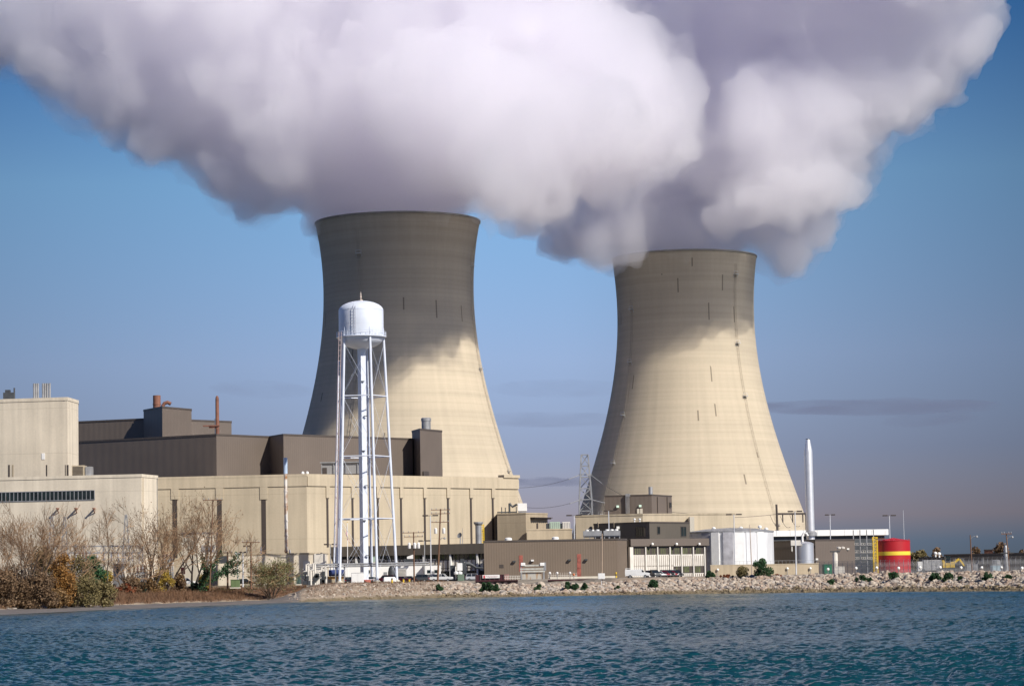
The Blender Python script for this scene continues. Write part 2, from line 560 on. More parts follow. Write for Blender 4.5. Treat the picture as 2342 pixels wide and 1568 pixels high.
def plume(name, label, poly, Yc, seed, extra, skip, thick=1.5, density=0.08, n1=600, n2=1500):
    rng = np.random.default_rng(seed)
    lo, hi = np.min(poly, 0), np.max(poly, 0)
    blobs = []
    P = rng.uniform(lo, hi, (n1 * 4, 2))
    D = pdist(P, poly)
    cnt = 0
    for (px, py), d in zip(P, D):
        if d < 14 or cnt >= n1:
            continue
        cnt += 1
        r = min(d, rng.uniform(45, 120))
        T = math.sqrt(max(0, (2 * 230 - min(d, 230)) * min(d, 230))) * thick
        off = rng.uniform(-1, 1) * max(0, T - r)
        lean = (-0.13 if px > 1500 else -0.03 if px > 850 else 0.0) * max(0, 120 - py)                  # unseen plume head leaned sunward, shaped to shade the body below
        blobs.append((px, py, r, Yc + off * Yc / FPX + lean))
    gx, gy = np.meshgrid(np.arange(lo[0], hi[0], 62), np.arange(lo[1], hi[1], 62))     # no gaps through the body
    G = np.stack([gx.ravel(), gy.ravel()], -1) + rng.uniform(-16, 16, (gx.size, 2))
    for (px, py), d in zip(G, pdist(G, poly)):
        if d > 50:
            lean = (-0.13 if px > 1500 else -0.03 if px > 850 else 0.0) * max(0, 120 - py)
            blobs.append((px, py, min(d, 78), Yc + rng.uniform(-12, 12) + lean))
    n_extra = len(blobs)
    blobs += extra
    big = list(blobs)
    base = big[:]
    pr = np.array([b[2] for b in base]) ** 1.2
    pr /= pr.sum()
    ch = []
    for i in rng.choice(len(base), n2, p=pr):
        px, py, r, Y = base[i]
        u = rng.normal(size=3)
        u /= np.linalg.norm(u)
        rr = r * rng.uniform(0.22, 0.42)
        ch.append((px + u[0] * r * .92, py + u[1] * r * .92, rr, Y + u[2] * r * .92 * Y / FPX))
    dc = pdist([c[:2] for c in ch], poly)
    blobs += [c for c, d in zip(ch, dc) if d > c[2] * 0.55 or (d > -1e9 and c[3] < 0)]
    V, F, n = [], [], 0
    iv, fc = ico()
    for k_, (px, py, r, Y) in enumerate(blobs):
        c = W(px, py, Y)
        if not n_extra <= k_ < n_extra + len(extra) and skip(c, r * Y / FPX):
            continue
        V.append(iv * (r * Y / FPX) + np.array(c[:]))
        F += [[q + n for q in t] for t in fc]
        n += len(iv)
    me = bpy.data.meshes.new(name)
    me.from_pydata(np.concatenate(V).tolist(), [], F)
    me.update()
    o = bpy.data.objects.new(name, me)
    COL.objects.link(o)
    tag(o, label, 'steam plume', kind='stuff')
    rm = o.modifiers.new('merge', 'REMESH')
    rm.mode = 'VOXEL'
    rm.voxel_size = 1.6
    rm.use_smooth_shade = True
    sm = o.modifiers.new('soften', 'SMOOTH')
    sm.factor = 0.5
    sm.iterations = 24
    for i, (ty, sc, st, mid) in enumerate((('CLOUDS', 42, 22.0, .54), ('CLOUDS', 17, 13.0, .52), ('VORONOI', 8, -3.5, .45), ('CLOUDS', 8, 11.0, .5), ('CLOUDS', 3, 5.5, .5))):
        tx = bpy.data.textures.new('billow_%s_%d' % (name, i), ty)
        tx.noise_scale = sc
        if ty == 'CLOUDS':
            tx.noise_depth = 3
        dm = o.modifiers.new('billow', 'DISPLACE')
        dm.texture = tx
        dm.texture_coords = 'LOCAL'
        dm.strength = st
        dm.mid_level = mid
    rm = o.modifiers.new('merge', 'REMESH')
    rm.mode = 'VOXEL'
    rm.voxel_size = 1.25
    rm.use_smooth_shade = True
    m = bpy.data.materials.new('steam_' + name)
    m.use_nodes = True
    nt = m.node_tree
    nt.nodes.remove(nt.nodes['Principled BSDF'])
    vs = nd(nt, 'ShaderNodeVolumeScatter')
    vs.inputs['Color'].default_value = (1, 1, 1, 1)
    va = nd(nt, 'ShaderNodeVolumeAbsorption')              # faint lavender tint of the thick vapour
    va.inputs['Color'].default_value = (0.990, 0.983, 0.998, 1)
    va.inputs['Density'].default_value = density
    ad = nd(nt, 'ShaderNodeAddShader')
    nt.links.new(vs.outputs[0], ad.inputs[0])
    nt.links.new(va.outputs[0], ad.inputs[1])
    vs.inputs['Density'].default_value = density
    vs.inputs['Anisotropy'].default_value = 0.55
    nt.links.new(ad.outputs[0], nt.nodes['Material Output'].inputs['Volume'])
    me.materials.append(m)
    # thin ragged veil that the wind tears off the cloud
    ve = bpy.data.objects.new('veil', me.copy())
    COL.objects.link(ve)
    ve.parent = o
    mv = m.copy()
    mv.name = 'veil_' + name
    mv.node_tree.nodes['Volume Scatter'].inputs['Density'].default_value = 0.02
    mv.node_tree.nodes['Volume Absorption'].inputs['Density'].default_value = 0.02
    ve.data.materials[0] = mv
    rm = ve.modifiers.new('merge', 'REMESH')
    rm.mode = 'VOXEL'
    rm.voxel_size = 2.4
    sm = ve.modifiers.new('soften', 'SMOOTH')
    sm.factor = .5
    sm.iterations = 10
    for i, (sc, st, mid) in enumerate(((26, 20.0, .47), (9, 17.0, .47), (3.5, 9.0, .5))):
        tx = bpy.data.textures.new('veil_%s_%d' % (name, i), 'CLOUDS')
        tx.noise_scale = sc
        tx.noise_depth = 4
        dm = ve.modifiers.new('tear', 'DISPLACE')
        dm.texture = tx
        dm.texture_coords = 'LOCAL'
        dm.strength = st
        dm.mid_level = mid
    rm = ve.modifiers.new('merge', 'REMESH')
    rm.mode = 'VOXEL'
    rm.voxel_size = 1.6
    return o
def skip_for(ax, R, zr):
    def s(c, r):
        h = math.hypot(c.x - ax.x, c.y - ax.y)
        if h < R(zr) - 1:
            return c.z - r < zr - 16
        return c.z - r < zr + 5 and h - r < R(zr) + 4
    return s
sk1, sk2 = skip_for(AX1, R1, ZR1), skip_for(AX2, R2, ZR2)
skip = lambda c, r: sk1(c, r) or sk2(c, r)
core1 = [(900 + dx, 470 - 40 * k, 120, Y1 + dy) for k in range(4) for dx, dy in ((-55, 0), (55, 0), (0, -9), (0, 9))]
lobe1 = [(1310, 385, 65, 855), (1235, 430, 85, 838), (1180, 395, 85, 822), (1150, 450, 85, 821), (1135, 395, 70, 815),
         (1200, 300, 150, 830), (1300, 280, 140, 835), (1400, 270, 120, 850), (1100, 280, 170, 840), (1480, 290, 110, 870), (1000, 250, 190, 850),
         (1540, 320, 70, 885), (1500, 200, 110, 870), (1430, 375, 58, 885), (1350, 390, 62, 870), (1590, 330, 46, 890), (1525, 120, 48, 875), (1400, 150, 150, 865), (777, 205, 120, 862), (320, 85, 95, 872), (560, 180, 120, 868), (860, 90, 120, 862), (680, 330, 105, 872)]
core2 = [(1562 + dx, 545 - 35 * k, 100, Y2 + dy) for k in range(4) for dx, dy in ((-50, 0), (50, 0), (0, -9), (0, 9))]
lobe2 = [(1935, 412, 66, 958), (1878, 418, 72, 946), (1800, 428, 77, 942), (1720, 448, 78, 945), (1662, 502, 68, 950), (1790, 540, 84, 1003),
         (1845, 520, 72, 1000), (1750, 545, 60, 1004), (1870, 480, 56, 995), (1800, 572, 52, 1006), (1840, 560, 48, 1003), (1370, 550, 74, 968), (1320, 525, 66, 985), (1435, 520, 72, 966), (1290, 545, 44, 985),
         (1385, 575, 50, 966), (1760, 300, 130, 950), (1850, 260, 130, 955), (2000, 250, 90, 965), (1950, 330, 60, 962)]
plume('steam_plume', 'white steam plume drifting left from the nearer cooling tower', PL1, Y1, 11, core1 + lobe1, skip)
plume('steam_plume', 'white steam plume rising from the farther cooling tower', PL2, Y2, 23, core2 + lobe2, skip)

# ------------------------------------------------------------ water
SHORE = [(-400, 355), (0, 391), (343, 461), (514, 490), (686, 533), (850, 560), (1029, 580), (1170, 571), (1614, 555), (2000, 523), (2341, 473), (2800, 430)]
def water():
    m, nt, b = mat_new('lake_water')
    b.inputs['Base Color'].default_value = (0.005, 0.046, 0.058, 1)
    b.inputs['Roughness'].default_value = 0.2
    b.inputs['IOR'].default_value = 1.333
    tc = nd(nt, 'ShaderNodeTexCoord')
    mp = nd(nt, 'ShaderNodeMapping')
    mp.inputs['Scale'].default_value = (1, .55, 1)
    nt.links.new(tc.outputs['Object'], mp.inputs[0])
    n1 = nd(nt, 'ShaderNodeTexNoise')
    n1.inputs['Scale'].default_value = 2.6
    n1.inputs['Detail'].default_value = 5
    nt.links.new(mp.outputs[0], n1.inputs[0])
    bp = nd(nt, 'ShaderNodeBump')
    bp.inputs['Strength'].default_value = 0.6
    bp.inputs['Distance'].default_value = 0.16
    nt.links.new(n1.outputs['Fac'], bp.inputs['Height'])
    nt.links.new(bp.outputs[0], b.inputs['Normal'])
    rng = np.random.default_rng(3)
    NR, NC = 1350, 960
    D = 84.0 * (650.0 / 84.0) ** np.linspace(0, 1, NR)
    U = np.linspace(-0.40, 0.40, NC)
    Yg = np.repeat(D[:, None], NC, 1)
    Xg = Yg * U[None, :]
    Z = np.zeros_like(Xg)
    gx, gy = np.zeros_like(Z), np.zeros_like(Z)
    for i in range(70):
        lam = 0.28 * (8.5) ** rng.uniform(0, 1)
        th = math.radians(250 + rng.normal(0, 38))
        k = 2 * math.pi / lam
        kx, ky = k * math.cos(th), k * math.sin(th)
        amp = 0.0094 * lam ** 0.85
        # keep what the mesh can carry at that distance
        fade = np.clip((lam / (Yg * 0.80 / NC)) / 2.5 - 0.6, 0, 1)
        ph = kx * Xg + ky * Yg + rng.uniform(0, 6.28)
        Z += amp * fade * (np.sin(ph) + 0.25 * np.sin(2 * ph + 1.57))
    gust = 0.85 + 0.3 * (np.sin(Xg * .045 + Yg * .02 + 1) * np.sin(Yg * .05 - Xg * .02))
    Ys = np.interp(Xg / Yg * FPX + CX, [a for a, _ in SHORE], [b for _, b in SHORE])
    Z *= gust * np.clip((Ys - Yg) / 40.0, 0.25, 1.0)
    # the worked sheet dips under the plain one at its rim
    rim = np.maximum(np.clip((np.abs(U)[None, :] - .365) / .035, 0, 1), np.clip((90 - Yg) / 6, 0, 1))
    Z = Z * (1 - rim) - .5 * rim
    v = np.stack([Xg, Yg, Z], -1).reshape(-1, 3)
    idx = np.arange(NR * NC).reshape(NR, NC)
    f = np.stack([idx[:-1, :-1], idx[:-1, 1:], idx[1:, 1:], idx[1:, :-1]], -1).reshape(-1, 4)
    n0 = len(v)
    v = np.concatenate([v, [(-30000, -4000, -.34), (30000, -4000, -.34), (30000, 40000, -.34), (-30000, 40000, -.34)]])
    f = np.concatenate([f, [(n0, n0 + 1, n0 + 2, n0 + 3)]])
    me = bpy.data.meshes.new('water')
    me.from_pydata(v.tolist(), [], f.tolist())
    me.polygons.foreach_set('use_smooth', [True] * len(f))
    me.update()
    me.materials.append(m)
    o = bpy.data.objects.new('water', me)
    COL.objects.link(o)
    tag(o, 'choppy blue green lake water', kind='structure')
water()

# ------------------------------------------------------------ shore and ground
WL = SHORE
def y_water(px):
    return float(np.interp(px, [a for a, _ in WL], [b for _, b in WL]))
def z_ground(px, Y):
    s = Y - y_water(px)
    zl = np.interp(s, [-30, -3, 0, 6, 50, 65, 80, 110, 400], [-2.5, -.15, 0.03, .14, .35, 1.4, 2.4, 3.45, 3.5])
    zr_ = np.interp(s, [-30, 0, 2, 19, 26, 400], [-4, 0, .45, 3.3, 3.5, 3.5])
    zr_ *= np.interp(px, [1000, 1080, 1150, 1380, 1450, 1600, 1750, 2000], [.92, .78, .68, .68, .76, .86, .93, .97]) if s < np.interp(px, [1050, 1080, 1350, 1400], [24, 44, 44, 24]) else 1
    t = np.interp(px, [600, 760], [0, 1])
    t = t * t * (3 - 2 * t)
    return float(zl * (1 - t) + zr_ * t)
def ground_mat():
    m, nt, b = mat_new('shore_ground')
    tc = nd(nt, 'ShaderNodeTexCoord')
    no = nd(nt, 'ShaderNodeTexNoise')
    no.inputs['Scale'].default_value = 0.25
    no.inputs['Detail'].default_value = 8
    nt.links.new(tc.outputs['Object'], no.inputs[0])
    at = nd(nt, 'ShaderNodeVertexColor')
    at.layer_name = 'soil'
    mx = nd(nt, 'ShaderNodeMix', data_type='RGBA', blend_type='MULTIPLY')
    mx.inputs[0].default_value = 1
    rp = nd(nt, 'ShaderNodeValToRGB')
    rp.color_ramp.elements[0].position, rp.color_ramp.elements[0].color = .3, (.6, .6, .6, 1)
    rp.color_ramp.elements[1].position, rp.color_ramp.elements[1].color = .7, (1.2, 1.2, 1.2, 1)
    nt.links.new(no.outputs['Fac'], rp.inputs[0])
    nt.links.new(at.outputs['Color'], mx.inputs[6])
    nt.links.new(rp.outputs[0], mx.inputs[7])
    nt.links.new(mx.outputs[2], b.inputs['Base Color'])
    b.inputs['Roughness'].default_value = 0.95
    bp = nd(nt, 'ShaderNodeBump')
    bp.inputs['Strength'].default_value = .8
    bp.inputs['Distance'].default_value = .3
    nt.links.new(no.outputs['Fac'], bp.inputs['Height'])
    nt.links.new(bp.outputs[0], b.inputs['Normal'])
    return m
def ground():
    cols = list(np.linspace(-900, 3240, 420))
    offs = [-30, -12, -4, -2, 0, 2, 4, 7, 10, 14, 18, 22, 26, 32, 40, 48, 50, 53, 57, 61, 65, 70, 75, 80, 88, 96, 104, 112, 130, 170, 260, 420, 900, 3000, 24000]
    rnd = random.Random(4)
    v, vc = [], []
    for j, s in enumerate(offs):
        for px in cols:
            Yw = y_water(px)
            Y = Yw + s
            z = z_ground(px, Y)
            left = 1 - np.interp(px, [620, 760], [0, 1])
            if 0 < s < 120:
                z += (rnd.random() - .5) * (.10 if s < 50 and left > .5 else .35)
            d = W(px, 1320, Y)
            v.append((d.x, Y, z))
            mud, sand, rust, soil, stone, asphalt = (.15, .13, .115), (.46, .37, .25), (.18, .105, .06), (.16, .12, .07), (.32, .25, .18), (.13, .12, .11)
            if s > 115: c = asphalt
            elif left > .5: c = mud if s < 49 else sand if s < 53 else rust if s < 82 else soil
            else: c = (.20, .155, .09) if s < 2.5 else stone if s < 30 else (.26, .22, .17)
            vc.append((*c, 1))
    n = len(cols)
    f = [(j * n + i, j * n + i + 1, (j + 1) * n + i + 1, (j + 1) * n + i) for j in range(len(offs) - 1) for i in range(n - 1)]
    me = bpy.data.meshes.new('ground')
    me.from_pydata(v, [], f)
    ca = me.color_attributes.new('soil', 'FLOAT_COLOR', 'POINT')
    ca.data.foreach_set('color', np.array(vc, dtype=np.float32).ravel())
    me.polygons.foreach_set('use_smooth', [True] * len(f))
    me.update()
    me.materials.append(ground_mat())
    o = bpy.data.objects.new('ground', me)
    COL.objects.link(o)
    tag(o, 'lake shore, mud flat and plant yard', kind='structure')
ground()

# ------------------------------------------------------------ riprap
ROCK_MATS = [plain('limestone_pale', (.41, .345, .275), .95, var=.3, scale=.9, bump=.5),
             plain('limestone_tan', (.33, .25, .19), .95, var=.3, scale=.9, bump=.5),
             plain('limestone_grey', (.34, .30, .26), .95, var=.3, scale=.9, bump=.5),
             plain('wet_stone', (.19, .145, .08), .7, var=.35, scale=.9, bump=.4)]
def rock_shape(seed, sub=2):
    import bmesh
    bm = bmesh.new()
    bmesh.ops.create_icosphere(bm, subdivisions=sub, radius=1)
    rnd = random.Random(seed)
    planes = [(Vector((rnd.gauss(0, 1), rnd.gauss(0, 1), rnd.gauss(0, 1))).normalized(), rnd.uniform(.55, .85)) for _ in range(11)]
    off = Vector((seed * 3.1, seed * 1.7, 0))
    for v in bm.verts:
        for n, d in planes:
            q = v.co.dot(n) - d
            if q > 0:
                v.co -= n * q
        v.co *= 1 + .12 * mnoise.noise(v.co * 2 + off)
    vs = np.array([v.co[:] for v in bm.verts])
    fs = [[v.index for v in f.verts] for f in bm.faces]
    bm.free()
    return vs, fs
def riprap():
    rng = np.random.default_rng(8)
    shapes = [rock_shape(i, 1) for i in range(10)]
    V, F, MI, n = [], [], [], 0
    for _ in range(20500):
        px = rng.uniform(660, 2820)
        s = rng.uniform(-.5, 23)
        if px < 1000 and rng.random() > np.interp(px, [660, 1000], [.12, .7]):
            continue
        Y = y_water(px) + s
        r = min(.8, .13 + rng.gamma(1.6, .115)) * (0.62 if s < 3 else 1)
        if px < 1000: r *= .7
        vs, fs = shapes[rng.integers(10)]
        a = rng.uniform(0, 6.28)
        sc = np.array([r * rng.uniform(.8, 1.5), r * rng.uniform(.8, 1.2), r * rng.uniform(.55, .95)])
        q = vs * sc
        tilt = rng.normal(0, .35)
        q = np.stack([q[:, 0] * math.cos(tilt) - q[:, 2] * math.sin(tilt), q[:, 1], q[:, 0] * math.sin(tilt) + q[:, 2] * math.cos(tilt)], -1)
        q = np.stack([q[:, 0] * math.cos(a) - q[:, 1] * math.sin(a), q[:, 0] * math.sin(a) + q[:, 1] * math.cos(a), q[:, 2]], -1)
        c = W(px, 1320, Y)
        V.append(q + np.array([c.x, Y, z_ground(px, Y) + r * .12]))
        F += [[k + n for k in t] for t in fs]
        MI += [3 if s < 3.4 + rng.normal(0, .6) else int(rng.choice(3, p=[.5, .35, .15]))] * len(fs)
        n += len(vs)
    me = bpy.data.meshes.new('riprap')
    me.from_pydata(np.concatenate(V).tolist(), [], F)
    for m in ROCK_MATS: me.materials.append(m)
    me.polygons.foreach_set('material_index', MI)
    me.update()
    o = bpy.data.objects.new('riprap', me)
    COL.objects.link(o)
    tag(o, 'bank of tumbled limestone riprap along the water', 'riprap', kind='stuff')
    protos = []
    for i in range(9):
        vs, fs = rock_shape(40 + i, 2)
        me = bpy.data.meshes.new('boulder')
        me.from_pydata((vs * np.array([1.25, 1, .8])).tolist(), [], fs)
        me.update()
        me.materials.append(ROCK_MATS[i % 3])
        protos.append(me)
    rnd = random.Random(77)
    for k in range(260):
        px = rnd.uniform(1000, 2380)
        s = rnd.uniform(5, 21)
        Y = y_water(px) + s
        c = W(px, 1320, Y)
        r = rnd.uniform(.45, .8) if k > 9 else rnd.uniform(.95, 1.25)
        o = bpy.data.objects.new('boulder', protos[rnd.randrange(9)])
        COL.objects.link(o)
        o.location = (c.x, Y, z_ground(px, Y) + r * .2)
        o.rotation_euler = (rnd.gauss(0, .3), rnd.gauss(0, .3), rnd.uniform(0, 6.28))
        o.scale = (r, r, r)
        tag(o, 'pale limestone boulder lying in the riprap bank beside the water', 'boulder', 'boulders in the riprap bank')
riprap()

# ------------------------------------------------------------ buildings
def concrete(name, col, joint=(6.0, 9.0), var=.16):
    """cast or precast concrete: run-off streaks, blotches and panel joints"""
    m, nt, b = mat_new(name)
    tc = nd(nt, 'ShaderNodeTexCoord')
    def noise(sc, scale, det):
        mp = nd(nt, 'ShaderNodeMapping')
        mp.inputs['Scale'].default_value = sc
        nt.links.new(tc.outputs['Object'], mp.inputs[0])
        n = nd(nt, 'ShaderNodeTexNoise')
        n.inputs['Scale'].default_value = scale
        n.inputs['Detail'].default_value = det
        nt.links.new(mp.outputs[0], n.inputs[0])
        return n.outputs['Fac']
    st, bl, fi = noise((1, 1, .05), .8, 5), noise((1, 1, 1), .09, 5), noise((1, 1, 1), 2.5, 3)
    def mth(op, a, q):
        n = nd(nt, 'ShaderNodeMath', operation=op)
        for i, w in enumerate((a, q)):
            if isinstance(w, (int, float)): n.inputs[i].default_value = w
            else: nt.links.new(w, n.inputs[i])
        return n.outputs[0]
    s = mth('ADD', mth('ADD', mth('MULTIPLY', st, .45), mth('MULTIPLY', bl, .4)), mth('MULTIPLY', fi, .15))
    rp = nd(nt, 'ShaderNodeValToRGB')
    rp.color_ramp.elements[0].position, rp.color_ramp.elements[0].color = .34, tuple(c * (1 - var * 1.3) for c in col) + (1,)
    rp.color_ramp.elements[1].position, rp.color_ramp.elements[1].color = .66, tuple(c * (1 + var * .6) for c in col) + (1,)
    nt.links.new(s, rp.inputs[0])
    sp = nd(nt, 'ShaderNodeSeparateXYZ')
    nt.links.new(tc.outputs['Object'], sp.inputs[0])
    jz = mth('LESS_THAN', mth('FRACT', mth('DIVIDE', sp.outputs['Z'], joint[1]), 0), .1 / joint[1])
    mx = nd(nt, 'ShaderNodeMix', data_type='RGBA', blend_type='MULTIPLY')
    mx.inputs[7].default_value = (.8, .79, .78, 1)
    nt.links.new(jz, mx.inputs[0])
    nt.links.new(rp.outputs[0], mx.inputs[6])
    nt.links.new(mx.outputs[2], b.inputs['Base Color'])
    b.inputs['Roughness'].default_value = .9
    return m
def siding(name, col, pitch=.9):
    """ribbed metal cladding"""
    m, nt, b = mat_new(name)
    tc = nd(nt, 'ShaderNodeTexCoord')
    wv = nd(nt, 'ShaderNodeTexWave', wave_type='BANDS', bands_direction='DIAGONAL', wave_profile='SIN')
    mp = nd(nt, 'ShaderNodeMapping')
    mp.inputs['Scale'].default_value = (1, 1, 0)
    nt.links.new(tc.outputs['Object'], mp.inputs[0])
    nt.links.new(mp.outputs[0], wv.inputs[0])
    wv.inputs['Scale'].default_value = .55 / pitch
    no = nd(nt, 'ShaderNodeTexNoise')
    no.inputs['Scale'].default_value = .12
    no.inputs['Detail'].default_value = 6
    nt.links.new(tc.outputs['Object'], no.inputs[0])
    rp = nd(nt, 'ShaderNodeValToRGB')
    rp.color_ramp.elements[0].position, rp.color_ramp.elements[0].color = .3, tuple(c * .94 for c in col) + (1,)
    rp.color_ramp.elements[1].position, rp.color_ramp.elements[1].color = .7, tuple(c * 1.05 for c in col) + (1,)
    nt.links.new(no.outputs['Fac'], rp.inputs[0])
    nt.links.new(rp.outputs[0], b.inputs['Base Color'])
    bp = nd(nt, 'ShaderNodeBump')
    bp.inputs['Strength'].default_value = .3
    bp.inputs['Distance'].default_value = .06
    nt.links.new(wv.outputs['Fac'], bp.inputs['Height'])
    nt.links.new(bp.outputs[0], b.inputs['Normal'])
    b.inputs['Roughness'].default_value = .55
    return m
CONC = concrete('concrete_cream', (.50, .42, .30), (6, 12))
CONC_B = concrete('concrete_pale', (.66, .58, .455), (6, 11), .2)
CONC_T = concrete('concrete_tan', (.40, .325, .225), (6, 8), .2)
CONC_O = concrete('concrete_weathered', (.43, .36, .255), (6, 5), .22)
CONC_W = concrete('concrete_white', (.62, .57, .47), (6, 6), .1)
BROWN = siding('siding_brown', (.135, .108, .088))
BROWN_D = siding('siding_dark', (.105, .09, .07))
BROWN_S = siding('siding_shed', (.165, .125, .09), .6)
TRIMB = plain('trim_brown', (.075, .06, .05), .5)
DARKW = plain('louvre_brown', (.055, .042, .035), .6, scale=2)
GLASS = plain('window_glass', (.012, .02, .02), .08, var=.5, scale=.5)
CURTAIN = plain('green_blind', (.09, .105, .04), .7, var=.5, scale=.7)
WHITE = plain('white_paint', (.78, .77, .74), .5, var=.06)
WHITE_T = plain('tower_white', (.63, .67, .75), .45, var=.08, scale=.3)
OFFWH = plain('white_panel', (.66, .62, .55), .55, var=.1)
GREYM = plain('grey_metal', (.33, .33, .33), .5, .4, var=.2)
DKGREY = plain('dark_equipment', (.045, .05, .055), .55, var=.3)
RUST = plain('rust_red', (.20, .085, .055), .75, var=.3)
REDOX = plain('red_panel', (.30, .085, .06), .65, var=.3, scale=1.5)
YELLOW = plain('safety_yellow', (.70, .46, .02), .5)
SILVER = plain('silver_tank', (.72, .72, .72), .38, .75, var=.12, scale=.3, stretch=(1, 1, .2))
ALU = plain('aluminium_stack', (.80, .79, .78), .42, .65, var=.06)
GREENB = plain('green_box', (.12, .17, .07), .6)
GREENE = plain('emerald_box', (.03, .20, .10), .5)
TEALB = plain('pale_green_unit', (.36, .46, .36), .55)
MAROON = plain('maroon_steel', (.055, .012, .015), .5, var=.3)
PILE = plain('rusty_sheet_pile', (.075, .05, .05), .85, var=.5, scale=2, stretch=(3, 1, .2))
WOOD = plain('pole_wood', (.16, .085, .05), .9, var=.25, stretch=(4, 4, .3))
LAMPW = plain('lamp_glass', (.85, .83, .76), .25, var=.02)
CABLE = plain('cable', (.05, .05, .055), .6)
ROOFD = plain('roof_gravel', (.17, .16, .15), .95, var=.2)

def poly_of(front, back):
    pts = [WZ(px, 20, Y) for px, Y in front]
    pts = [(p.x, p.y) for p in pts]
    # side walls turn away from the shore, so the ends stay square to the measured front corners
    (xr, yr), (xl, yl) = pts[-1], pts[0]
    xr2 = xr * (1 + back / yr) - .25 if xr < 0 else xr + .02
    xl2 = xl * (1 + back / yl) + .25 if xl > 0 else xl - .02
    return pts + [(xr2, yr + back), (xl2, yl + back)]
def grow(pts, d):
    cx, cy = sum(p[0] for p in pts) / len(pts), sum(p[1] for p in pts) / len(pts)
    o, n = [], len(pts)
    for i in range(n):
        a, b, c = Vector(pts[i - 1]), Vector(pts[i]), Vector(pts[(i + 1) % n])
        n1 = Vector(((b - a).y, -(b - a).x)).normalized()
        n2 = Vector(((c - b).y, -(c - b).x)).normalized()
        m = (n1 + n2)
        m = m / max(.35, m.dot(n1)) if m.length > .1 else n1
        o.append((b.x + m.x * d, b.y + m.y * d))
    return o
class Bld:
    """a building over a measured footprint; F[i], F[i+1] bound its i-th front wall"""
    def __init__(s, name, label, front, ref, back, mat, z0=3.4, cat='building', cop=TRIMB, ch=.5, cd=.12, group=None):
        s.top = W(ref[0], ref[1], ref[2]).z
        s.F = [WZ(px, s.top, Y) for px, Y in front]
        s.pts = poly_of(front, back)
        c = s.F[0] * .5 + s.F[-1] * .5
        s.root = thing(name, label, cat, (c.x, c.y, z0), group)
        s.block(s.pts, z0, s.top, mat, cop, ch, cd)
    def block(s, pts, z0, z1, mat, cop=TRIMB, ch=.5, cd=.12):
        MB().prism(pts, z0, z1 - ch).build('wall', mat, s.root)
        MB().prism(grow(pts, cd), z1 - ch, z1).build('coping', cop, s.root)
        s.top = z1
    def extra(s, front, ref, back, mat, z0, cop=TRIMB, ch=.5, cd=.12):
        z1 = W(*ref).z
        s.block(poly_of(front, back), z0, z1, mat, cop, ch, cd)
        return [WZ(px, z1, Y) for px, Y in front]
    def part(s, name, mat, i, p0, p1, out=.08, back=.3, label=None):
        return MB().wallbox(s.F[i], s.F[i + 1], p0, p1, out, back).build(name, mat, s.root, label=label)
def std_win(mb, A, B, p0, p1, n, glass, frame, root, name='window', depth=.05):
    """glazing strip with its frame and mullions: window > frame"""
    w = MB().wallbox(A, B, p0, p1, depth, .3).build(name, glass, root)
    fr = MB()
    a, b = wall_pt(A, B, *p0), wall_pt(A, B, *p1)
    z0, z1 = min(a.z, b.z), max(a.z, b.z)
    t = Vector((B.x - A.x, B.y - A.y, 0)).normalized()
    wd = .16
    for k in range(n + 1):
        c = a.lerp(b, k / n)
        c.z = z0
        fr.wallbox_w(A, B, c - t * wd / 2, Vector((c.x, c.y, z1)) + t * wd / 2, depth + .07, .1)
    for z in (z0, z1):
        fr.wallbox_w(A, B, Vector((a.x, a.y, z - wd / 2)), Vector((b.x, b.y, z + wd / 2)), depth + .1, .1)
    fr.build('frame', frame, w)
    return w

# left: tall pale concrete block, and the lower block before it
b1 = Bld('auxiliary_building', 'tallest pale concrete block at the far left with vents on its roof',
         [(-90, 645), (154.9, 640), (180, 652)], (154.9, 907.5, 640), 30, CONC_B, cop=CONC_B, ch=.8)
for x0, x1 in ((52, 62), (76, 85), (289, 297), (408, 413), (419, 428)):
    b1.part('louvre', DARKW if x0 != 76 else CONC_T, 0, C1(x0, 563), C1(x1, 660), .06)
b1.part('sign_board', WHITE, 0, C1(262, 490), C1(282, 528), .12)
b1.part('vent', DARKW, 0, C1(398, 152), C1(407, 161), .12)
for x in (214, 226, 238, 270, 283, 297, 312):
    p = W(*C1(x, 140), 652)
    MB().tube([(p.x, p.y, b1.top - .1), (p.x, p.y, b1.top + 4.4)], .27, 10).build('vent_pipe', GREYM, b1.root)
p = W(*C1(90, 140), 652)
MB().tube([(p.x, p.y, b1.top - .1), (p.x, p.y, b1.top + 3.4)], .2, 8).build('vent_pipe', DKGREY, b1.root)
p = W(*C1(57, 140), 652)
mb = MB().box((p.x, p.y, b1.top + 1.3), (2.6, 2.0, 1.8)).box((p.x - .3, p.y, b1.top + 2.5), (1.2, 1.2, .8))
for dx in (-1, 1): mb.box((p.x + dx, p.y, b1.top + .2), (.25, 1.6, .6))
mb.build('roof_fan', DKGREY, b1.root)
b2 = Bld('radwaste_building', 'lower pale concrete block at far left with long ribbon window',
         [(-90, 605), (323.6, 600), (360.8, 610)], (323.6, 1083.2, 600), 26, CONC_B, cop=CONC_B, ch=.7)
std_win(None, b2.F[0], b2.F[1], (-60, 1148), C1(593, 722), 30, GLASS, GREYM, b2.root)
for x in (735, 965, 1190):
    q = wall_pt(b2.F[0], b2.F[1], *ZCx(x, 262))
    n = Vector((b2.F[1].y - b2.F[0].y, -(b2.F[1].x - b2.F[0].x), 0)).normalized()
    mb = MB().bar(q, q + n * 1.7, .3).bar(q - Vector((0, 0, 1.0)), q + n * 1.4, .18)
    mb.build('davit_bracket', RUST, b2.root)
for x in (892, 899):
    b2.part('joint_cover', CONC_T, 0 if x < 890 else 1, C1(x, 640), C1(x + 3, 1080), .05)
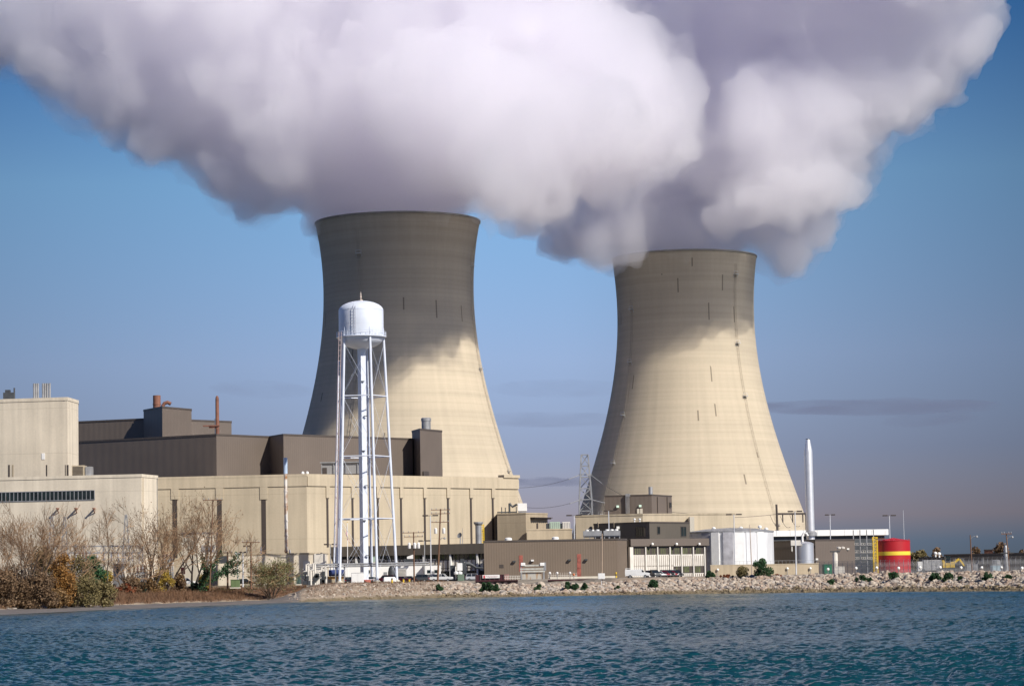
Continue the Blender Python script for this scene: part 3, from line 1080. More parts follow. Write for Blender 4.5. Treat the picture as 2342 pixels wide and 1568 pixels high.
b2.part('downpipe', GREYM, 1, C1(984, 640), C1(987, 1080), .15)
MB().wallbox(b2.F[0], b2.F[1], C1(0, 648), C1(1, 650), .02, .1)
# box vent on the lower roof
p0, p1 = W(*C1(450, 630), 618), W(*C1(528, 565), 618)
t = thing('roof_louvre', 'square louvred intake box on the lower concrete roof', 'roof vent', ((p0.x + p1.x) / 2, 618, b2.top))
MB().box(((p0.x + p1.x) / 2, 620, (b2.top + p1.z) / 2), (p1.x - p0.x, 4, p1.z - b2.top)).build('housing', CONC_O, t)
mb = MB()
for k in range(9):
    mb.box(((p0.x + p1.x) / 2, 617.96, b2.top + .3 + k * (p1.z - b2.top - .4) / 9), (p1.x - p0.x - .5, .14, .12))
mb.build('louvre', DARKW, t)
MB().box((p1.x + .9, 620, (b2.top + p1.z) / 2 - .15), (1.4, 3.0, p1.z - b2.top - .3)).build('duct', GREYM, t)

# turbine hall
th = Bld('turbine_hall', 'long cream concrete turbine hall with tall dark slots behind the water tower',
         [(345, 704), (702, 700), (1185, 755)], (702, 1083, 700), 24, CONC, cop=CONC, ch=.6, cd=.25)
def th_bay(i, xs, y_top, y_slot, y_bot, wslot, y_in):
    """fascia, pilasters over each slot, the dark slots"""
    A, B = th.F[i], th.F[i + 1]
    pa, pb = (348, 701) if i == 0 else (703, 1184)
    for x in xs:
        MB().wallbox(A, B, (x - wslot * .5, y_slot), (x + wslot * .5, y_bot), .04, .3).build('louvre_slot', DARKW, th.root)
        MB().wallbox(A, B, (x - wslot * .75, y_top), (x + wslot * .75, y_slot), .2, .2).build('pilaster', CONC, th.root)
A, B = th.F[0], th.F[1]
MB().wallbox_w(A, B, A + Vector((.1, 0, -3.2)), B + Vector((0, 0, -.6)), .22, .2).build('fascia', CONC, th.root)
A2, B2 = th.F[1], th.F[2]
MB().wallbox_w(A2, B2, A2 + Vector((0, 0, -3.2)), B2 + Vector((0, 0, -.6)), .22, .2).build('fascia', CONC, th.root)
th_bay(0, (400, 502, 603), 1106, 1141, 1275, 12, 0)
th_bay(1, (749, 806.5, 864.5, 917.5, 971.5, 1025, 1077.5, 1127.5), 1108, 1138, 1250, 5.6, 0)
A, B = th.F[1], th.F[2]
for p in ((1100, 1), (1185, 1)):
    pass
MB().wallbox(A, B, (1150, 1092), (1186, 1086), .45, 2).build('parapet', CONC, th.root)
for x, y in ((487, 612), (515, 612)):
    q = W(*C2(x, y), 702)
    MB().lathe([(.35, 0), (.45, .3), (.3, .7), (.05, .8)], (q.x, 702.5, th.top), 10).build('roof_vent', WHITE, th.root)

# dark brown reactor building with its stair tower, and the block behind it
rb = Bld('reactor_building', 'big dark brown clad building rising behind the turbine hall roof',
         [(160, 762), (496.4, 736), (618, 752), (650, 742), (946, 778)], (496.4, 991.4, 736), 24, BROWN)
rb.block(poly_of([(945, 781), (963.4, 770), (1013.7, 782)], 12), 3.4, W(963.4, 979, 770).z, BROWN)
p = W(*C2(1262, 330), 778)
MB().lathe([(1.35, 0), (1.35, 2.6), (1.5, 2.6), (1.5, 3.4), (1.2, 3.6)], (p.x, 778, rb.top), 20).build('roof_fan', GREYM, rb.root)
A, B = WZ(963.4, rb.top, 770), WZ(1013.7, rb.top, 782)
MB().wallbox(A, B, C2(1245, 602), C2(1280, 660), .08, .2).build('door', TRIMB, rb.root)
rb2 = Bld('refuelling_building', 'brown clad block with rust red chimney behind the big dark building',
          [(160, 808), (335, 798)], (329.8, 955.7, 798), 16, BROWN)
F3 = rb2.extra([(329.8, 795), (372.8, 781), (439.9, 795)], (372.8, 928.4, 781), 14, BROWN, 3.4)
ztall = rb2.top
rb2.extra([(439, 797), (531.4, 808)], (439.9, 958.6, 797), 12, BROWN, 3.4)
p = W(*C1(984, 195), 793)
mb = MB().tube([(p.x, 793, ztall - .2), (p.x, 793, ztall + 4.1)], 1.16, 16)
mb.tube([(p.x, 793, ztall + 1.3), (p.x, 793, ztall + 1.5)], 1.28, 16)
mb.build('chimney', RUST, rb2.root)
p = W(*C1(1022, 195), 792)
mb = MB().tube([(p.x, 792, ztall - .1), (p.x, 792, ztall + .9), (p.x + .5, 792, ztall + 1.6), (p.x + 1.4, 792, ztall + 1.9), (p.x + 2.4, 792, ztall + 1.4)], .55, 12)
mb.build('exhaust_elbow', RUST, rb2.root)
p = W(*C1(1340, 290), 790)
# thin rust stack standing on the dark roof
p = W(*C1(1364, 366), 744)
zt = W(*C1(1363, 130), 744).z
t = thing('vent_stack', 'slim rust red vent stack standing on the dark brown roof', 'stack', (p.x, 744, 45))
MB().tube([(p.x, 744, p.z - 1), (p.x, 744, zt - 1), (p.x, 744, zt - .4), (p.x, 744, zt)], [.54, .50, .42, .2], 14).build('pipe', RUST, t)
q = W(*C1(1332, 318), 744)
MB().box((q.x - .3, 744, q.z), (4.6, 1.6, .3)).box((q.x, 744, q.z - .4), (1.8, 1.0, .5)).build('platform', RUST, t)
MB().tube([(q.x + .9, 744, p.z - 1), (q.x + .9, 744, q.z + 2)], .24, 10).build('side_pipe', GREYM, t)
# grey shed on the turbine hall roof
p0, p1 = W(*ZB(318, 352), 727), W(*ZB(800, 228), 727)
t = thing('roof_shed', 'weathered grey corrugated shed on the turbine hall roof', 'shed', ((p0.x + p1.x) / 2, 729, th.top))
w, h = p1.x - p0.x, p1.z - p0.z
xm = (p0.x + p1.x) / 2
MB().box((xm, 730, p0.z + h * .46), (w - .5, 4, h * .92)).build('wall', siding('grey_corrugated', (.26, .255, .25), .5), t)
MB().box((xm, 729.9, p0.z + h * .97), (w + .3, 5, .3)).build('roof', GREYM, t)
mb = MB()
for k in range(5):
    mb.box((p0.x + .3 + (w - .6) * k / 4, 727.8, p0.z + h * .45), (.22, .22, h * .9))
mb.build('post', GREYM, t)
MB().box((p0.x + 1.1, 727.95, p0.z + .9), (1.2, .2, 1.8)).build('door', DARKW, t)

# white rusty pipe mast before the turbine hall
p = W(*C2(385, 1116), 655)
zt = W(*C2(383, 518), 655).z
t = thing('vent_mast', 'tall white pipe stained with rust in front of the turbine hall', 'vent mast', (p.x, 655, 3.5))
rusty, nt, bb = mat_new('rust_stained_white')
tc = nd(nt, 'ShaderNodeTexCoord'); no = nd(nt, 'ShaderNodeTexNoise'); rp = nd(nt, 'ShaderNodeValToRGB')
no.inputs['Scale'].default_value = .45; no.inputs['Detail'].default_value = 6
nt.links.new(tc.outputs['Object'], no.inputs[0]); nt.links.new(no.outputs['Fac'], rp.inputs[0]); nt.links.new(rp.outputs[0], bb.inputs['Base Color'])
rp.color_ramp.elements[0].position, rp.color_ramp.elements[0].color = .44, (.70, .67, .62, 1)
rp.color_ramp.elements[1].position, rp.color_ramp.elements[1].color = .62, (.33, .16, .06, 1)
mb = MB().tube([(p.x, 655, 3.4), (p.x, 655, zt - 4.5), (p.x, 655, zt - 4)], [.42, .42, .50], 14)
mb.build('pipe', rusty, t, smooth=True)
mb = MB()
for z in np.arange(8, zt - 5, 3.7): mb.tube([(p.x, 655, z), (p.x, 655, z + .25)], .56, 14)
mb.build('flange', rusty, t)
MB().tube([(p.x, 655, zt - 4), (p.x, 655, zt)], .50, 14).build('cap', plain('pale_blue_paint', (.42, .53, .68), .5), t)

# concrete yard building left of the water tower
yb = Bld('pump_house', 'low weathered cream concrete building left of the water tower legs', [(499, 643), (718, 642), (749, 650)], (620, 1264.8, 645), 16, CONC_B, cop=CONC_O, ch=.4)
yb.part('stair_bay', OFFWH, 0, ZB(258, 1120), ZB(376, 1290), .25)
yb.part('annex', OFFWH, 0, ZB(152, 1190), ZB(222, 1400), .3)
yb.part('dark_panel', DKGREY, 0, ZD(862, 840), ZD(985, 945), .05)  # recess drawn as a flat dark panel on the wall
yb.part('vent_grille', DARKW, 0, ZD(1700, 1115), ZD(1790, 1170), .06)
for x in (1388, 1750): 
    q = wall_pt(yb.F[0], yb.F[1], *ZD(x, 830))
    MB().tube([(q.x, q.y + 1, yb.top - .2), (q.x, q.y + 1, yb.top + (1.6 if x == 1388 else .8))], .2, 8).build('roof_pipe', WHITE, yb.root)

# long office, left wing
ow = Bld('office_wing', 'long brown roofed office wing with white columns behind the parked cars', [(752, 707), (1110, 690)], (1103, 1241.6, 690), 9, DARKW, cop=BROWN_D, ch=2.65, cd=1.2)
A, B = ow.F
std_win(None, A, B, (753, 1266), ZE(1290, 728), 34, GLASS, TRIMB, ow.root, depth=.1)
k = 0
for x0, x1 in ((240, 310), (560, 640), (660, 690), (1085, 1135), (1140, 1180), (860, 890)):
    ow.part('blind', CURTAIN, 0, ZE(x0, 642), ZE(x1, 725), .13)
for x0, x1 in ((755, 880), (880, 1000), (1000, 1110)):
    MB().wallbox(A, B, (x0 + .5, 1279.5), (x1 - .5, 1303), .16, .2).build('panel', OFFWH, ow.root)
mb = MB()
for x in np.arange(757, 1108, 9.2): mb.wallbox(A, B, (x - .9, 1279.6), (x + .9, 1303), .3, .1)
mb.build('panel_rib', TRIMB, ow.root)
std_win(None, A, B, (753, 1304), (1108, 1319), 34, GLASS, TRIMB, ow.root, depth=.1)
for x in (817, 862, 908.5, 971.5, 1032.5, 1094):
    MB().wallbox(A, B, (x - 2.3, 1262.5), (x + 2.3, 1322), .9, -.2).build('column', WHITE, ow.root)

# brown shed by the water
sh = Bld('metal_shed', 'wide brown ribbed metal shed near the middle of the shore', [(1105, 668), (1411, 670), (1431.5, 679)], (1411, 1230, 670), 16, BROWN_S, cop=TRIMB, ch=.45)
for x0, y0, x1, y1 in ((540, 1020, 571, 1070), (541, 1072, 571, 1145), (996, 1010, 1028, 1068), (996, 1070, 1028, 1118), (996, 1121, 1028, 1189)):
    sh.part('door_panel', REDOX, 0, C3(x0, y0), C3(x1, y1), .1)
for x, y in ((503, 1068), (646, 1060), (936, 1057), (1066, 1055)):
    q = wall_pt(sh.F[0], sh.F[1], *C3(x, y))
    MB().box(q + Vector((0, -.35, 0)), (.75, .7, .4)).bar(q + Vector((0, .1, .1)), q + Vector((0, -.2, .1)), .15).build('flood_lamp', DKGREY if x != 646 else WHITE, sh.root)
sh.part('vent_grille', DARKW, 0, C3(386, 1092), C3(420, 1119), .06)
sh.part('plinth', CONC_W, 0, C3(780, 1190), C3(1310, 1204), .15)
for x in (458, 826):
    q = W(*C3(x, 893), 676)
    MB().lathe([(1.0, -1), (1.0, .15), (.9, .15), (.9, .6), (.6, .75), (.05, .8)], (q.x, 676, sh.top), 16).build('roof_fan', WHITE, sh.root)
# plant on the shed roof
q0, q1 = W(*C3(1045, 888), 680), W(*C3(1192, 842), 680)
def roof_rack(px0, px1, label, dish):
    a, b = W(*C3(px0, 888), 680), W(*C3(px1, 842), 680)
    t = thing('cooling_unit', label, 'roof unit', ((a.x + b.x) / 2, 680, sh.top))
    w, h = b.x - a.x, max(2.2, b.z - sh.top)
    xm = (a.x + b.x) / 2
    MB().box((xm, 681, sh.top + h - .7), (w, 2.8, 1.3)).box((xm, 681, sh.top + h - 1.5), (w - .8, 2.2, .3)).build('housing', GREYM, t)
    for k in range(4):
        MB().box((a.x + .2 + (w - .4) * k / 3, 680, sh.top + (h - 1.4) / 2), (.25, .25, h - 1.4)).build('leg', GREYM, t)
    for k in range(3):
        MB().lathe([(.5, 0), (.5, .35), (.1, .4)], (a.x + w * (k + .8) / 3.6, 681, sh.top + h - .05), 10).build('fan', WHITE, t)
    return t, xm, h
roof_rack(1045, 1190, 'wide grey rooftop cooling unit under the satellite dish', True)
roof_rack(1205, 1335, 'grey rooftop cooling unit beside the twin headed lamp', False)
def dish(px, py, Y, r, face, label, zbase, mat=GREYM):
    c = W(px, py, Y)
    t = thing('satellite_dish', label, 'satellite dish', (c.x, Y, zbase))
    mb = MB()
    ax = Vector(face).normalized()
    x = ax.cross(Vector((0, 0, 1))).normalized()
    y = x.cross(ax)
    n, m = 16, 5
    for side in (0, .06):
        for i in range(m + 1):
            rr = r * i / m
            for k in range(n):
                a = 2 * math.pi * k / n
                mb.v.append(tuple(c + ax * (rr * rr / r * .35 - side) + (x * math.cos(a) + y * math.sin(a)) * rr))
    for s_ in range(2):
        o = s_ * (m + 1) * n
        for i in range(m):
            for k in range(n):
                j = (k + 1) % n
                q = (o + i * n + k, o + i * n + j, o + (i + 1) * n + j, o + (i + 1) * n + k)
                mb.f.append(q if s_ == 0 else q[::-1])
    mb.build('reflector', mat, t, smooth=True)
    MB().bar(c, c + ax * r * .9, .08).bar(c + (y * -r * .9), c + ax * r * .9, .06).build('feed_arm', GREYM, t)
    MB().tube([(c.x, Y, zbase), c - ax * .2], .14, 8).build('mast', GREYM, t)
dish(*C3(1105, 820), 681, .85, (-.75, -.6, .35), 'dark satellite dish on the shed roof cooling unit', sh.top + 2.4, DKGREY)
dish(*ZE(938, 358), 694, .75, (-.6, -.75, .35), 'pale satellite dish on the office wing roof by a thin mast', ow.top)
q = W(*ZE(977, 470), 694)
o = MB().tube([(q.x, 694, ow.top - .1), (q.x, 694, W(*ZE(976, 235), 694).z)], [.09, .04], 6).build('antenna_mast', GREYM)
tag(o, 'thin bare antenna mast beside the pale satellite dish', 'antenna')
# steel flue and yellow panel by the turbine hall
q = W(*ZE(1228, 465), 700)
zt = W(*ZE(1228, 165), 700).z
t = thing('flue_stack', 'short galvanised flue with a flared cap rising behind the office wing', 'flue', (q.x, 700, ow.top))
MB().tube([(q.x, 700, 10), (q.x, 700, zt - .6)], .82, 16).build('pipe', GREYM, t, smooth=True)
MB().lathe([(.82, -.6), (1.25, 0), (1.25, .35), (1.0, .35)], (q.x, 700, zt), 16).build('cap', GREYM, t)
a, b = W(*ZE(1265, 465), 701), W(*ZE(1308, 180), 701)
t = thing('ladder_cage', 'yellow caged ladder beside the galvanised flue', 'ladder', ((a.x + b.x) / 2, 701, ow.top))
mb = MB()
for x in (a.x, b.x): mb.bar((x, 701, 10), (x, 701, b.z), .22)
mb.build('rail', YELLOW, t)
mb = MB()
for z in np.arange(10.5, b.z, .45): mb.bar((a.x, 701, z), (b.x, 701, z), .2)
mb.build('rungs', YELLOW, t)

# white trailers behind the cars
def trailer(px0, px1, y0, y1, Y, label, depth=3.0, mat=WHITE):
    a, b = W(px0, y1, Y), W(px1, y0, Y)
    t = thing('site_trailer', label, 'trailer', ((a.x + b.x) / 2, Y, 3.5), 'white site trailers')
    z0 = 4.1
    w = b.x - a.x
    MB().box(((a.x + b.x) / 2, Y + depth / 2, (z0 + b.z) / 2), (w, depth, b.z - z0)).build('body', mat, t, bevel=.08)
    MB().box(((a.x + b.x) / 2, Y + depth / 2, b.z + .06), (w + .2, depth + .2, .12)).build('roof', GREYM, t)
    MB().box(((a.x + b.x) / 2, Y + depth / 2, 3.8), (w - .6, depth - .5, .6)).build('skirt', DKGREY, t)
    for k in range(2):
        MB().box((a.x + w * (.3 + .45 * k), Y - .03, z0 + (b.z - z0) * .55), (1.0, .1, .8)).build('window', GLASS, t)
    MB().box((a.x + w * .52, Y - .03, z0 + 1.05), (.9, .1, 2.0)).build('door', GREYM, t)
    return t
trailer(787, 968, 1287.5, 1313, 674, 'longest white flat roofed trailer behind the water tower legs')
trailer(970, 1007, 1291, 1313, 672, 'short white trailer end beside the leaning utility pole')
trailer(787 - 36, 784, 1288, 1312, 668, 'white trailer showing between the water tower ladder leg and riser')
q = W(*ZE(150, 765), 676)
t = thing('roof_hatch', 'white tilted hood on dark box above the long trailer', 'roof vent', (q.x, 676, q.z - 1))
MB().box((q.x - .3, 676, q.z + .1), (2.2, 1.6, 1.3)).build('box', DKGREY, t)
MB().prism([(q.x - .6, 675), (q.x + 1.2, 675), (q.x + 1.2, 677), (q.x - .6, 677)], q.z + .75, q.z + 1.2, [q.z + 1.3, q.z + 1.9, q.z + 1.9, q.z + 1.3]).build('hood', WHITE, t)
MB().box((q.x, 676, q.z - .8), (1.6, 1.4, .9)).build('curb', GREYM, t)

# right office with white ribbed panels
of = Bld('office_building', 'two storey office with white ribbed panels and green window strip', [(1434, 704), (1446, 689), (1613, 703)], (1446, 1231.7, 689), 9, DARKW, cop=BROWN, ch=1.9, cd=.75)
A, B = of.F[1], of.F[2]
cols_ = [1012, 1190, 1340, 1495, 1641, 1788, 1930]
MB().wallbox(A, B, ZH(1030, 1000), ZH(1932, 1135), .2, .2).build('panel', OFFWH, of.root)
MB().wallbox(A, B, ZH(1030, 1135), ZH(1545, 1268), .2, .2).build('panel', OFFWH, of.root)
MB().wallbox(A, B, ZH(1545, 1232), ZH(1932, 1268), .2, .2).build('panel', OFFWH, of.root)
mb = MB()
for x in np.arange(1052, 1925, 24.5): mb.wallbox(A, B, ZH(x - 5, 1003), ZH(x + 5, 1135 if x > 1545 else 1266), .24, .1)
for x in np.arange(1552, 1925, 24.5): mb.wallbox(A, B, ZH(x - 5, 1234), ZH(x + 5, 1266), .24, .1)
mb.build('panel_rib', plain('tan_groove', (.13, .085, .06), .8), of.root)
for c0, c1 in zip(cols_[:-1], cols_[1:]):
    std_win(None, A, B, ZH(c0 + 18, 905), ZH(c1 - 14, 1000), 5, GLASS, TRIMB, of.root, depth=.05)
    mb = MB()
    for k in range(5):
        x = c0 + 22 + (c1 - c0 - 38) * k / 5
        if (k + c0) % 4: mb.wallbox(A, B, ZH(x, 908), ZH(x + 13, 985 + (k % 2) * 12), .1, .05)
    mb.build('blind', CURTAIN, of.root)
for c0, c1 in ((1550, 1641), (1641, 1788), (1788, 1930)):
    std_win(None, A, B, ZH(c0 + 14, 1138), ZH(c1 - 14, 1230), 4, GLASS, TRIMB, of.root, depth=.05)
    MB().wallbox(A, B, ZH(c0 + 30, 1142), ZH(c1 - 40, 1215), .1, .05).build('blind', CURTAIN, of.root)
for i, c in enumerate(cols_):
    w = 11 if i else 26
    MB().wallbox(A, B, ZH(c - w, 900), ZH(c + w * .9, 1272), .55, .2)  .build('column', OFFWH, of.root)
for x in (1257, 1560, 1845):
    q = wall_pt(A, B, *ZH(x, 865)) + Vector((.5, -1.5, 0))
    mb = MB().lathe([(.02, -.38), (.28, -.26), (.38, 0), (.28, .26), (.02, .38)], q, 12)
    lo = mb.build('globe_lamp', LAMPW, of.root, smooth=True)
    MB().bar(q + Vector((-.35, 1.2, .1)), q + Vector((0, 0, .1)), .12).build('bracket', TRIMB, lo)
ub = Bld('upper_office', 'brown upper block with square windows set back above the white panelled office', [(1357, 722), (1484, 708), (1575.4, 724)], (1484, 1191.8, 708), 14, BROWN_D, cop=TRIMB, ch=.4)
std_win(None, ub.F[0], ub.F[1], ZH(1075, 648), ZH(1190, 768), 4, GLASS, TRIMB, ub.root)
std_win(None, ub.F[1], ub.F[2], ZH(1342, 645), ZH(1378, 737), 1, GLASS, TRIMB, ub.root)
std_win(None, ub.F[1], ub.F[2], ZH(1638, 645), ZH(1707, 767), 2, GLASS, TRIMB, ub.root)
for x in (607, 803): ub.part('downpipe', CONC_T, 0, ZH(x - 6, 592), ZH(x + 6, 655), .2)
for x, y in ((1060, 555), (1125, 555)):
    q = W(*ZH(x, y), 716)
    MB().lathe([(.18, -.9), (.18, -.25), (.36, 0), (.28, .25), (.02, .32)], q, 12).build('roof_vent', WHITE, ub.root)
q = wall_pt(ub.F[0], ub.F[1], *ZH(852, 658))
MB().box(q + Vector((0, -.4, 0)), (.8, .7, .7)).build('flood_lamp', LAMPW, ub.root)

# wide concrete block under the far tower, with the brown plant room on it
wc = Bld('service_building', 'wide low tan concrete block before the farther cooling tower', [(1315.7, 770), (1469.7, 765), (1680, 778)], (1469.7, 1173.6, 765), 26, CONC, cop=CONC_O, ch=.5)
MB().prism([(WZ(1578, 15, 764).x, 764), (WZ(1588, 15, 764).x, 764), (WZ(1588, 15, 764).x, 771), (WZ(1578, 15, 764).x, 771)], 14, W(1580, 1181, 764).z,
           None).build('buttress', CONC_W, wc.root)
pr = Bld('plant_room', 'brown clad plant room with a caged ladder on the tan concrete block', [(1384, 787), (1491, 784), (1537, 800)], (1491, 1129.5, 784), 8, BROWN, z0=wc.top - .2, ch=.35)
mb = MB()
A, B = pr.F[0], pr.F[1]
for x in (957, 1001): mb.wallbox(A, B, ZH(x - 4, 262), ZH(x + 4, 478), 1.0, -.8)
for y in range(275, 478, 14): mb.wallbox(A, B, ZH(957, y), ZH(1001, y + 6), 1.0, -.6)
mb.build('ladder', GREYM, pr.root)
pr.part('ladder_head', GREYM, 0, ZH(953, 236), ZH(1006, 268), 1.1)
for x, y in ((848, 393), (1130, 386)):
    q = wall_pt(A, B, *ZH(x, y))
    MB().box(q + Vector((0, -.4, 0)), (.75, .6, .65)).build('wall_lamp', plain('lamp_greenish', (.65, .85, .7), .3), pr.root)
for x in (1108, 1146): pr.part('vent', CONC_W, 0, ZH(x - 15, 420), ZH(x + 15, 480), .4)
for x in (1350, 1472): pr.part('seam', DARKW, 1, ZH(x - 3, 272), ZH(x + 3, 478), .08)
std_win(None, pr.F[1], pr.F[2], ZH(1500, 343), ZH(1522, 402), 1, GLASS, TRIMB, pr.root)
q = W(*ZH(1262, 235), 790)
MB().tube([(q.x, 790, pr.top - .2), (q.x, 790, W(*ZH(1262, 146), 790).z)], .62, 14).build('flue', GREYM, pr.root)

# tan blocks between the turbine hall and the lattice tower
tb = Bld('switchgear_building', 'stained tan concrete block right of the turbine hall', [(1136.7, 741), (1202.3, 738), (1251.9, 748)], (1202.3, 1171.3, 738), 10, CONC_T, cop=CONC_T, ch=.4)
A, B = tb.F[1], tb.F[2]
mb = MB().wallbox(A, B, C3(628, 722), C3(770, 730), 1.5, .1)
for k in range(9): mb.wallbox(A, B, C3(634 + k * 15.5, 730), C3(639 + k * 15.5, 738), 1.3, .1)
mb.build('canopy', DARKW, tb.root)
tb.part('door', DARKW, 1, C3(677, 768), C3(690, 812), .06)
fx = tb.extra([(1203.5, 727), (1307, 733)], (1203.5, 1208.8, 727), 10, CONC_T, 3.4, CONC_T, .4)
zt_ext = tb.top
FX0, FX1 = fx
for x0, x1, m_, nm, lb in ((780, 862, TEALB, 'chiller_unit', 'pale green chiller cabinet on the low tan roof'), (880, 941, OFFWH, 'chiller_unit', 'white chiller cabinet on the low tan roof')):
    a, b = W(*C3(x0, 806), 735), W(*C3(x1, 757), 735)
    t = thing(nm, lb, 'roof unit', ((a.x + b.x) / 2, 735, zt_ext))
    MB().box(((a.x + b.x) / 2, 736, (zt_ext + b.z) / 2), (b.x - a.x, 2.5, b.z - zt_ext)).build('cabinet', m_, t, bevel=.06)
    mb = MB()
    for k in range(5): mb.box((a.x + (b.x - a.x) * (k + .5) / 5, 734.72, (zt_ext + b.z) / 2), (.12, .06, (b.z - zt_ext) * .8))
    mb.build('seams', GREYM, t)
    MB().box((a.x - .5, 736, (zt_ext + b.z) / 2 - .2), (.9, 2.0, b.z - zt_ext - .4)).build('side_duct', DKGREY, t)
zr0 = W(1202.3, 1171.3, 738).z
a, b = W(*C3(530, 678), 746), W(*C3(602, 612), 746)
t = thing('air_handler', 'white air handler with dark pipes on the tan block roof', 'roof unit', (a.x, 746, zr0))
MB().box(((a.x + b.x) / 2, 747, (zr0 + b.z) / 2 + .3), (b.x - a.x, 2.4, b.z - zr0 - .6)).build('cabinet', WHITE, t, bevel=.08)
MB().box(((a.x + b.x) / 2, 747, zr0 + .3), (b.x - a.x - .4, 2, .6)).build('frame', GREYM, t)
mb = MB()
for x, hh in ((405, 52), (434, 48), (520, 55)):
    q = W(*C3(x, 678), 746)
    mb.tube([(q.x, 746, zr0 - .1), (q.x, 746, zr0 + hh * .036)], .13, 8)
q0, q1, q2 = (W(*C3(x, y), 746) for x, y in ((465, 612), (490, 640), (525, 620)))
mb.tube([q0, q1, q2], .32, 8).tube([(q0.x, 746, zr0), q0], .28, 8).tube([(q0.x - 3.5, 746, zr0 + .4), (q2.x, 746, zr0 + .4)], .18, 8)
mb.build('pipework', DKGREY, t)

# ------------------------------------------------------------ water tower
def water_tower():
    Y = 627.0
    base = WZ(833.5, 3.5, Y)
    cx = base.x
    zz = lambda py: W(828, py, Y).z
    t = thing('water_tower', 'white water tower on five legs in front of the nearer cooling tower', 'water tower', (cx, Y, 3.5))
    k = Y / FPX
    zb, zc_, zt = zz(771), zz(711), zz(688)
    R = 51.5 * k
    prof = [(R, 0), (R, zc_ - zb)]
    for i in range(1, 11):
        a = math.pi / 2 * i / 10
        prof.append((R * math.cos(a) if i < 10 else 0, zc_ - zb + (zt - zc_) * math.sin(a)))
    low = []
    for i in range(0, 10):
        a = math.pi / 2 * (1 - i / 10)
        low.append((R * math.cos(a), -(zb - zz(798)) * math.sin(a)))
    MB().lathe(low + prof, (cx, Y, zb), 64).build('tank', WHITE_T, t, smooth=True)
    mb = MB()
    for z in (zb + 3.1, zc_ + .1): mb.lathe([(R + .005, -.04), (R + .03, -.03), (R + .03, .03), (R + .005, .04)], (cx, Y, z), 64, cap=False)
    mb.build('weld_seam', WHITE_T, t)
    Rb = 57.3 * k
    MB().lathe([(R - .05, 0), (Rb, 0), (Rb, .22), (R - .05, .22)], (cx, Y, zb - .1), 64, cap=False).build('balcony', WHITE_T, t)
    mb = MB()
    for z in (.6, 1.1): mb.lathe([(Rb - .05, z - .04), (Rb, z), (Rb - .05, z + .04)], (cx, Y, zb + .1), 48, cap=False)
    for i in range(30):
        a = 2 * math.pi * i / 30
        x, y = cx + (Rb - .05) * math.cos(a), Y + (Rb - .05) * math.sin(a)
        mb.bar((x, y, zb + .1), (x, y, zb + 1.2), .07)
    mb.build('railing', WHITE_T, t)
    MB().lathe([(.5, -.1), (.5, .25), (.15, .3), (.15, .8), (.3, .9), (.12, 1.2), (.16, 1.5), (.04, 2.2)], (cx, Y, zt), 12).build('finial', plain('vent_tan', (.5, .42, .35), .6), t)
    angs = [math.radians(a) for a in (224, 296, 8, 80, 152)]
    Rt, R0 = 5.35, 7.75
    zleg = zb - .4
    def leg(a, z):
        r = R0 + (Rt - R0) * (z - 3.5) / (zleg - 3.5)
        return Vector((cx + r * math.cos(a), Y + r * math.sin(a), z))
    for a in angs:
        MB().tube([leg(a, 3.4), leg(a, zleg), leg(a, zb + 2.2)], [.33, .30, .2], 14).build('leg', WHITE_T, t, smooth=True)
    for a in angs:
        p = leg(a, 3.5)
        MB().lathe([(.9, -.4), (.9, .35), (.6, .4), (.6, .6)], p, 14).build('footing', CONC_W, t)
    lv = [3.5 + .8, 18.7, 33.5, 47.9, zleg - 1]
    for z in (18.7, 33.5, 47.9):
        for i in range(5):
            MB().tube([leg(angs[i], z), leg(angs[(i + 1) % 5], z)], .13, 8).build('strut', WHITE_T, t)
    mb = MB()
    for z0, z1 in zip(lv[:-1], lv[1:]):
        for i in range(5):
            for p, q in ((i, (i + 1) % 5), ((i + 1) % 5, i)):
                mb.tube([leg(angs[p], z0 + .3), leg(angs[q], z1 - .3)], .028, 4, cap=False)
    mb.build('tie_rods', WHITE_T, t)
    # boxed riser, one corner to the camera
    s = 1.0
    rot = math.radians(38)
    zr = zb - (zb - zz(796)) - .0
    pts = []
    for i in range(4):
        a = rot + math.pi / 4 + i * math.pi / 2
        pts.append((cx + s * math.cos(a), Y + s * math.sin(a)))
    MB().prism(pts, 3.4, zr).build('riser', WHITE_T, t)
    mb = MB()
    for i, z in enumerate(np.arange(10, zr - 4, 8.3)):
        mb.box((cx + (.2 if i % 2 else .8), Y - .95, z), (.8, .5, .18))
    mb.build('bracket', DKGREY, t)
    MB().prism(grow(pts, .35), 3.2, 4.3).build('plinth', plain('red_plinth', (.35, .10, .07), .7), t)
    # ladders
    a = angs[0]
    mb = MB()
    for side in (-.28, .28):
        mb.tube([leg(a, 12) + Vector((-1.0 + side, -.35, 0)), leg(a, zb + 1) + Vector((-1.0 + side, -.35, 0))], .07, 5)
    for z in np.arange(12.5, zb, 1.25):
        p = leg(a, z) + Vector((-1.0, -.35, 0))
        mb.bar(p - Vector((.28, 0, 0)), p + Vector((.28, 0, 0)), .09)
    mb.build('ladder', plain('ladder_pinkish', (.52, .40, .38), .6), t)
    mb = MB()
    th = math.radians(262)
    for side in (-.25, .25):
        x, y = cx + (R + .25) * math.cos(th) + side - .5, Y + (R + .25) * math.sin(th)
        mb.tube([(x, y, zb + .2), (x, y, zc_ + .4), (x, y + 1.6, zt - 1.0)], .06, 5)
    for z in np.arange(zb + .6, zc_, .7):
        mb.bar((cx + (R + .25) * math.cos(th) - .75, y, z), (cx + (R + .25) * math.cos(th) - .25, y, z), .07)
    x2 = cx - .5 + (R + .25) * math.cos(th) - 1.0
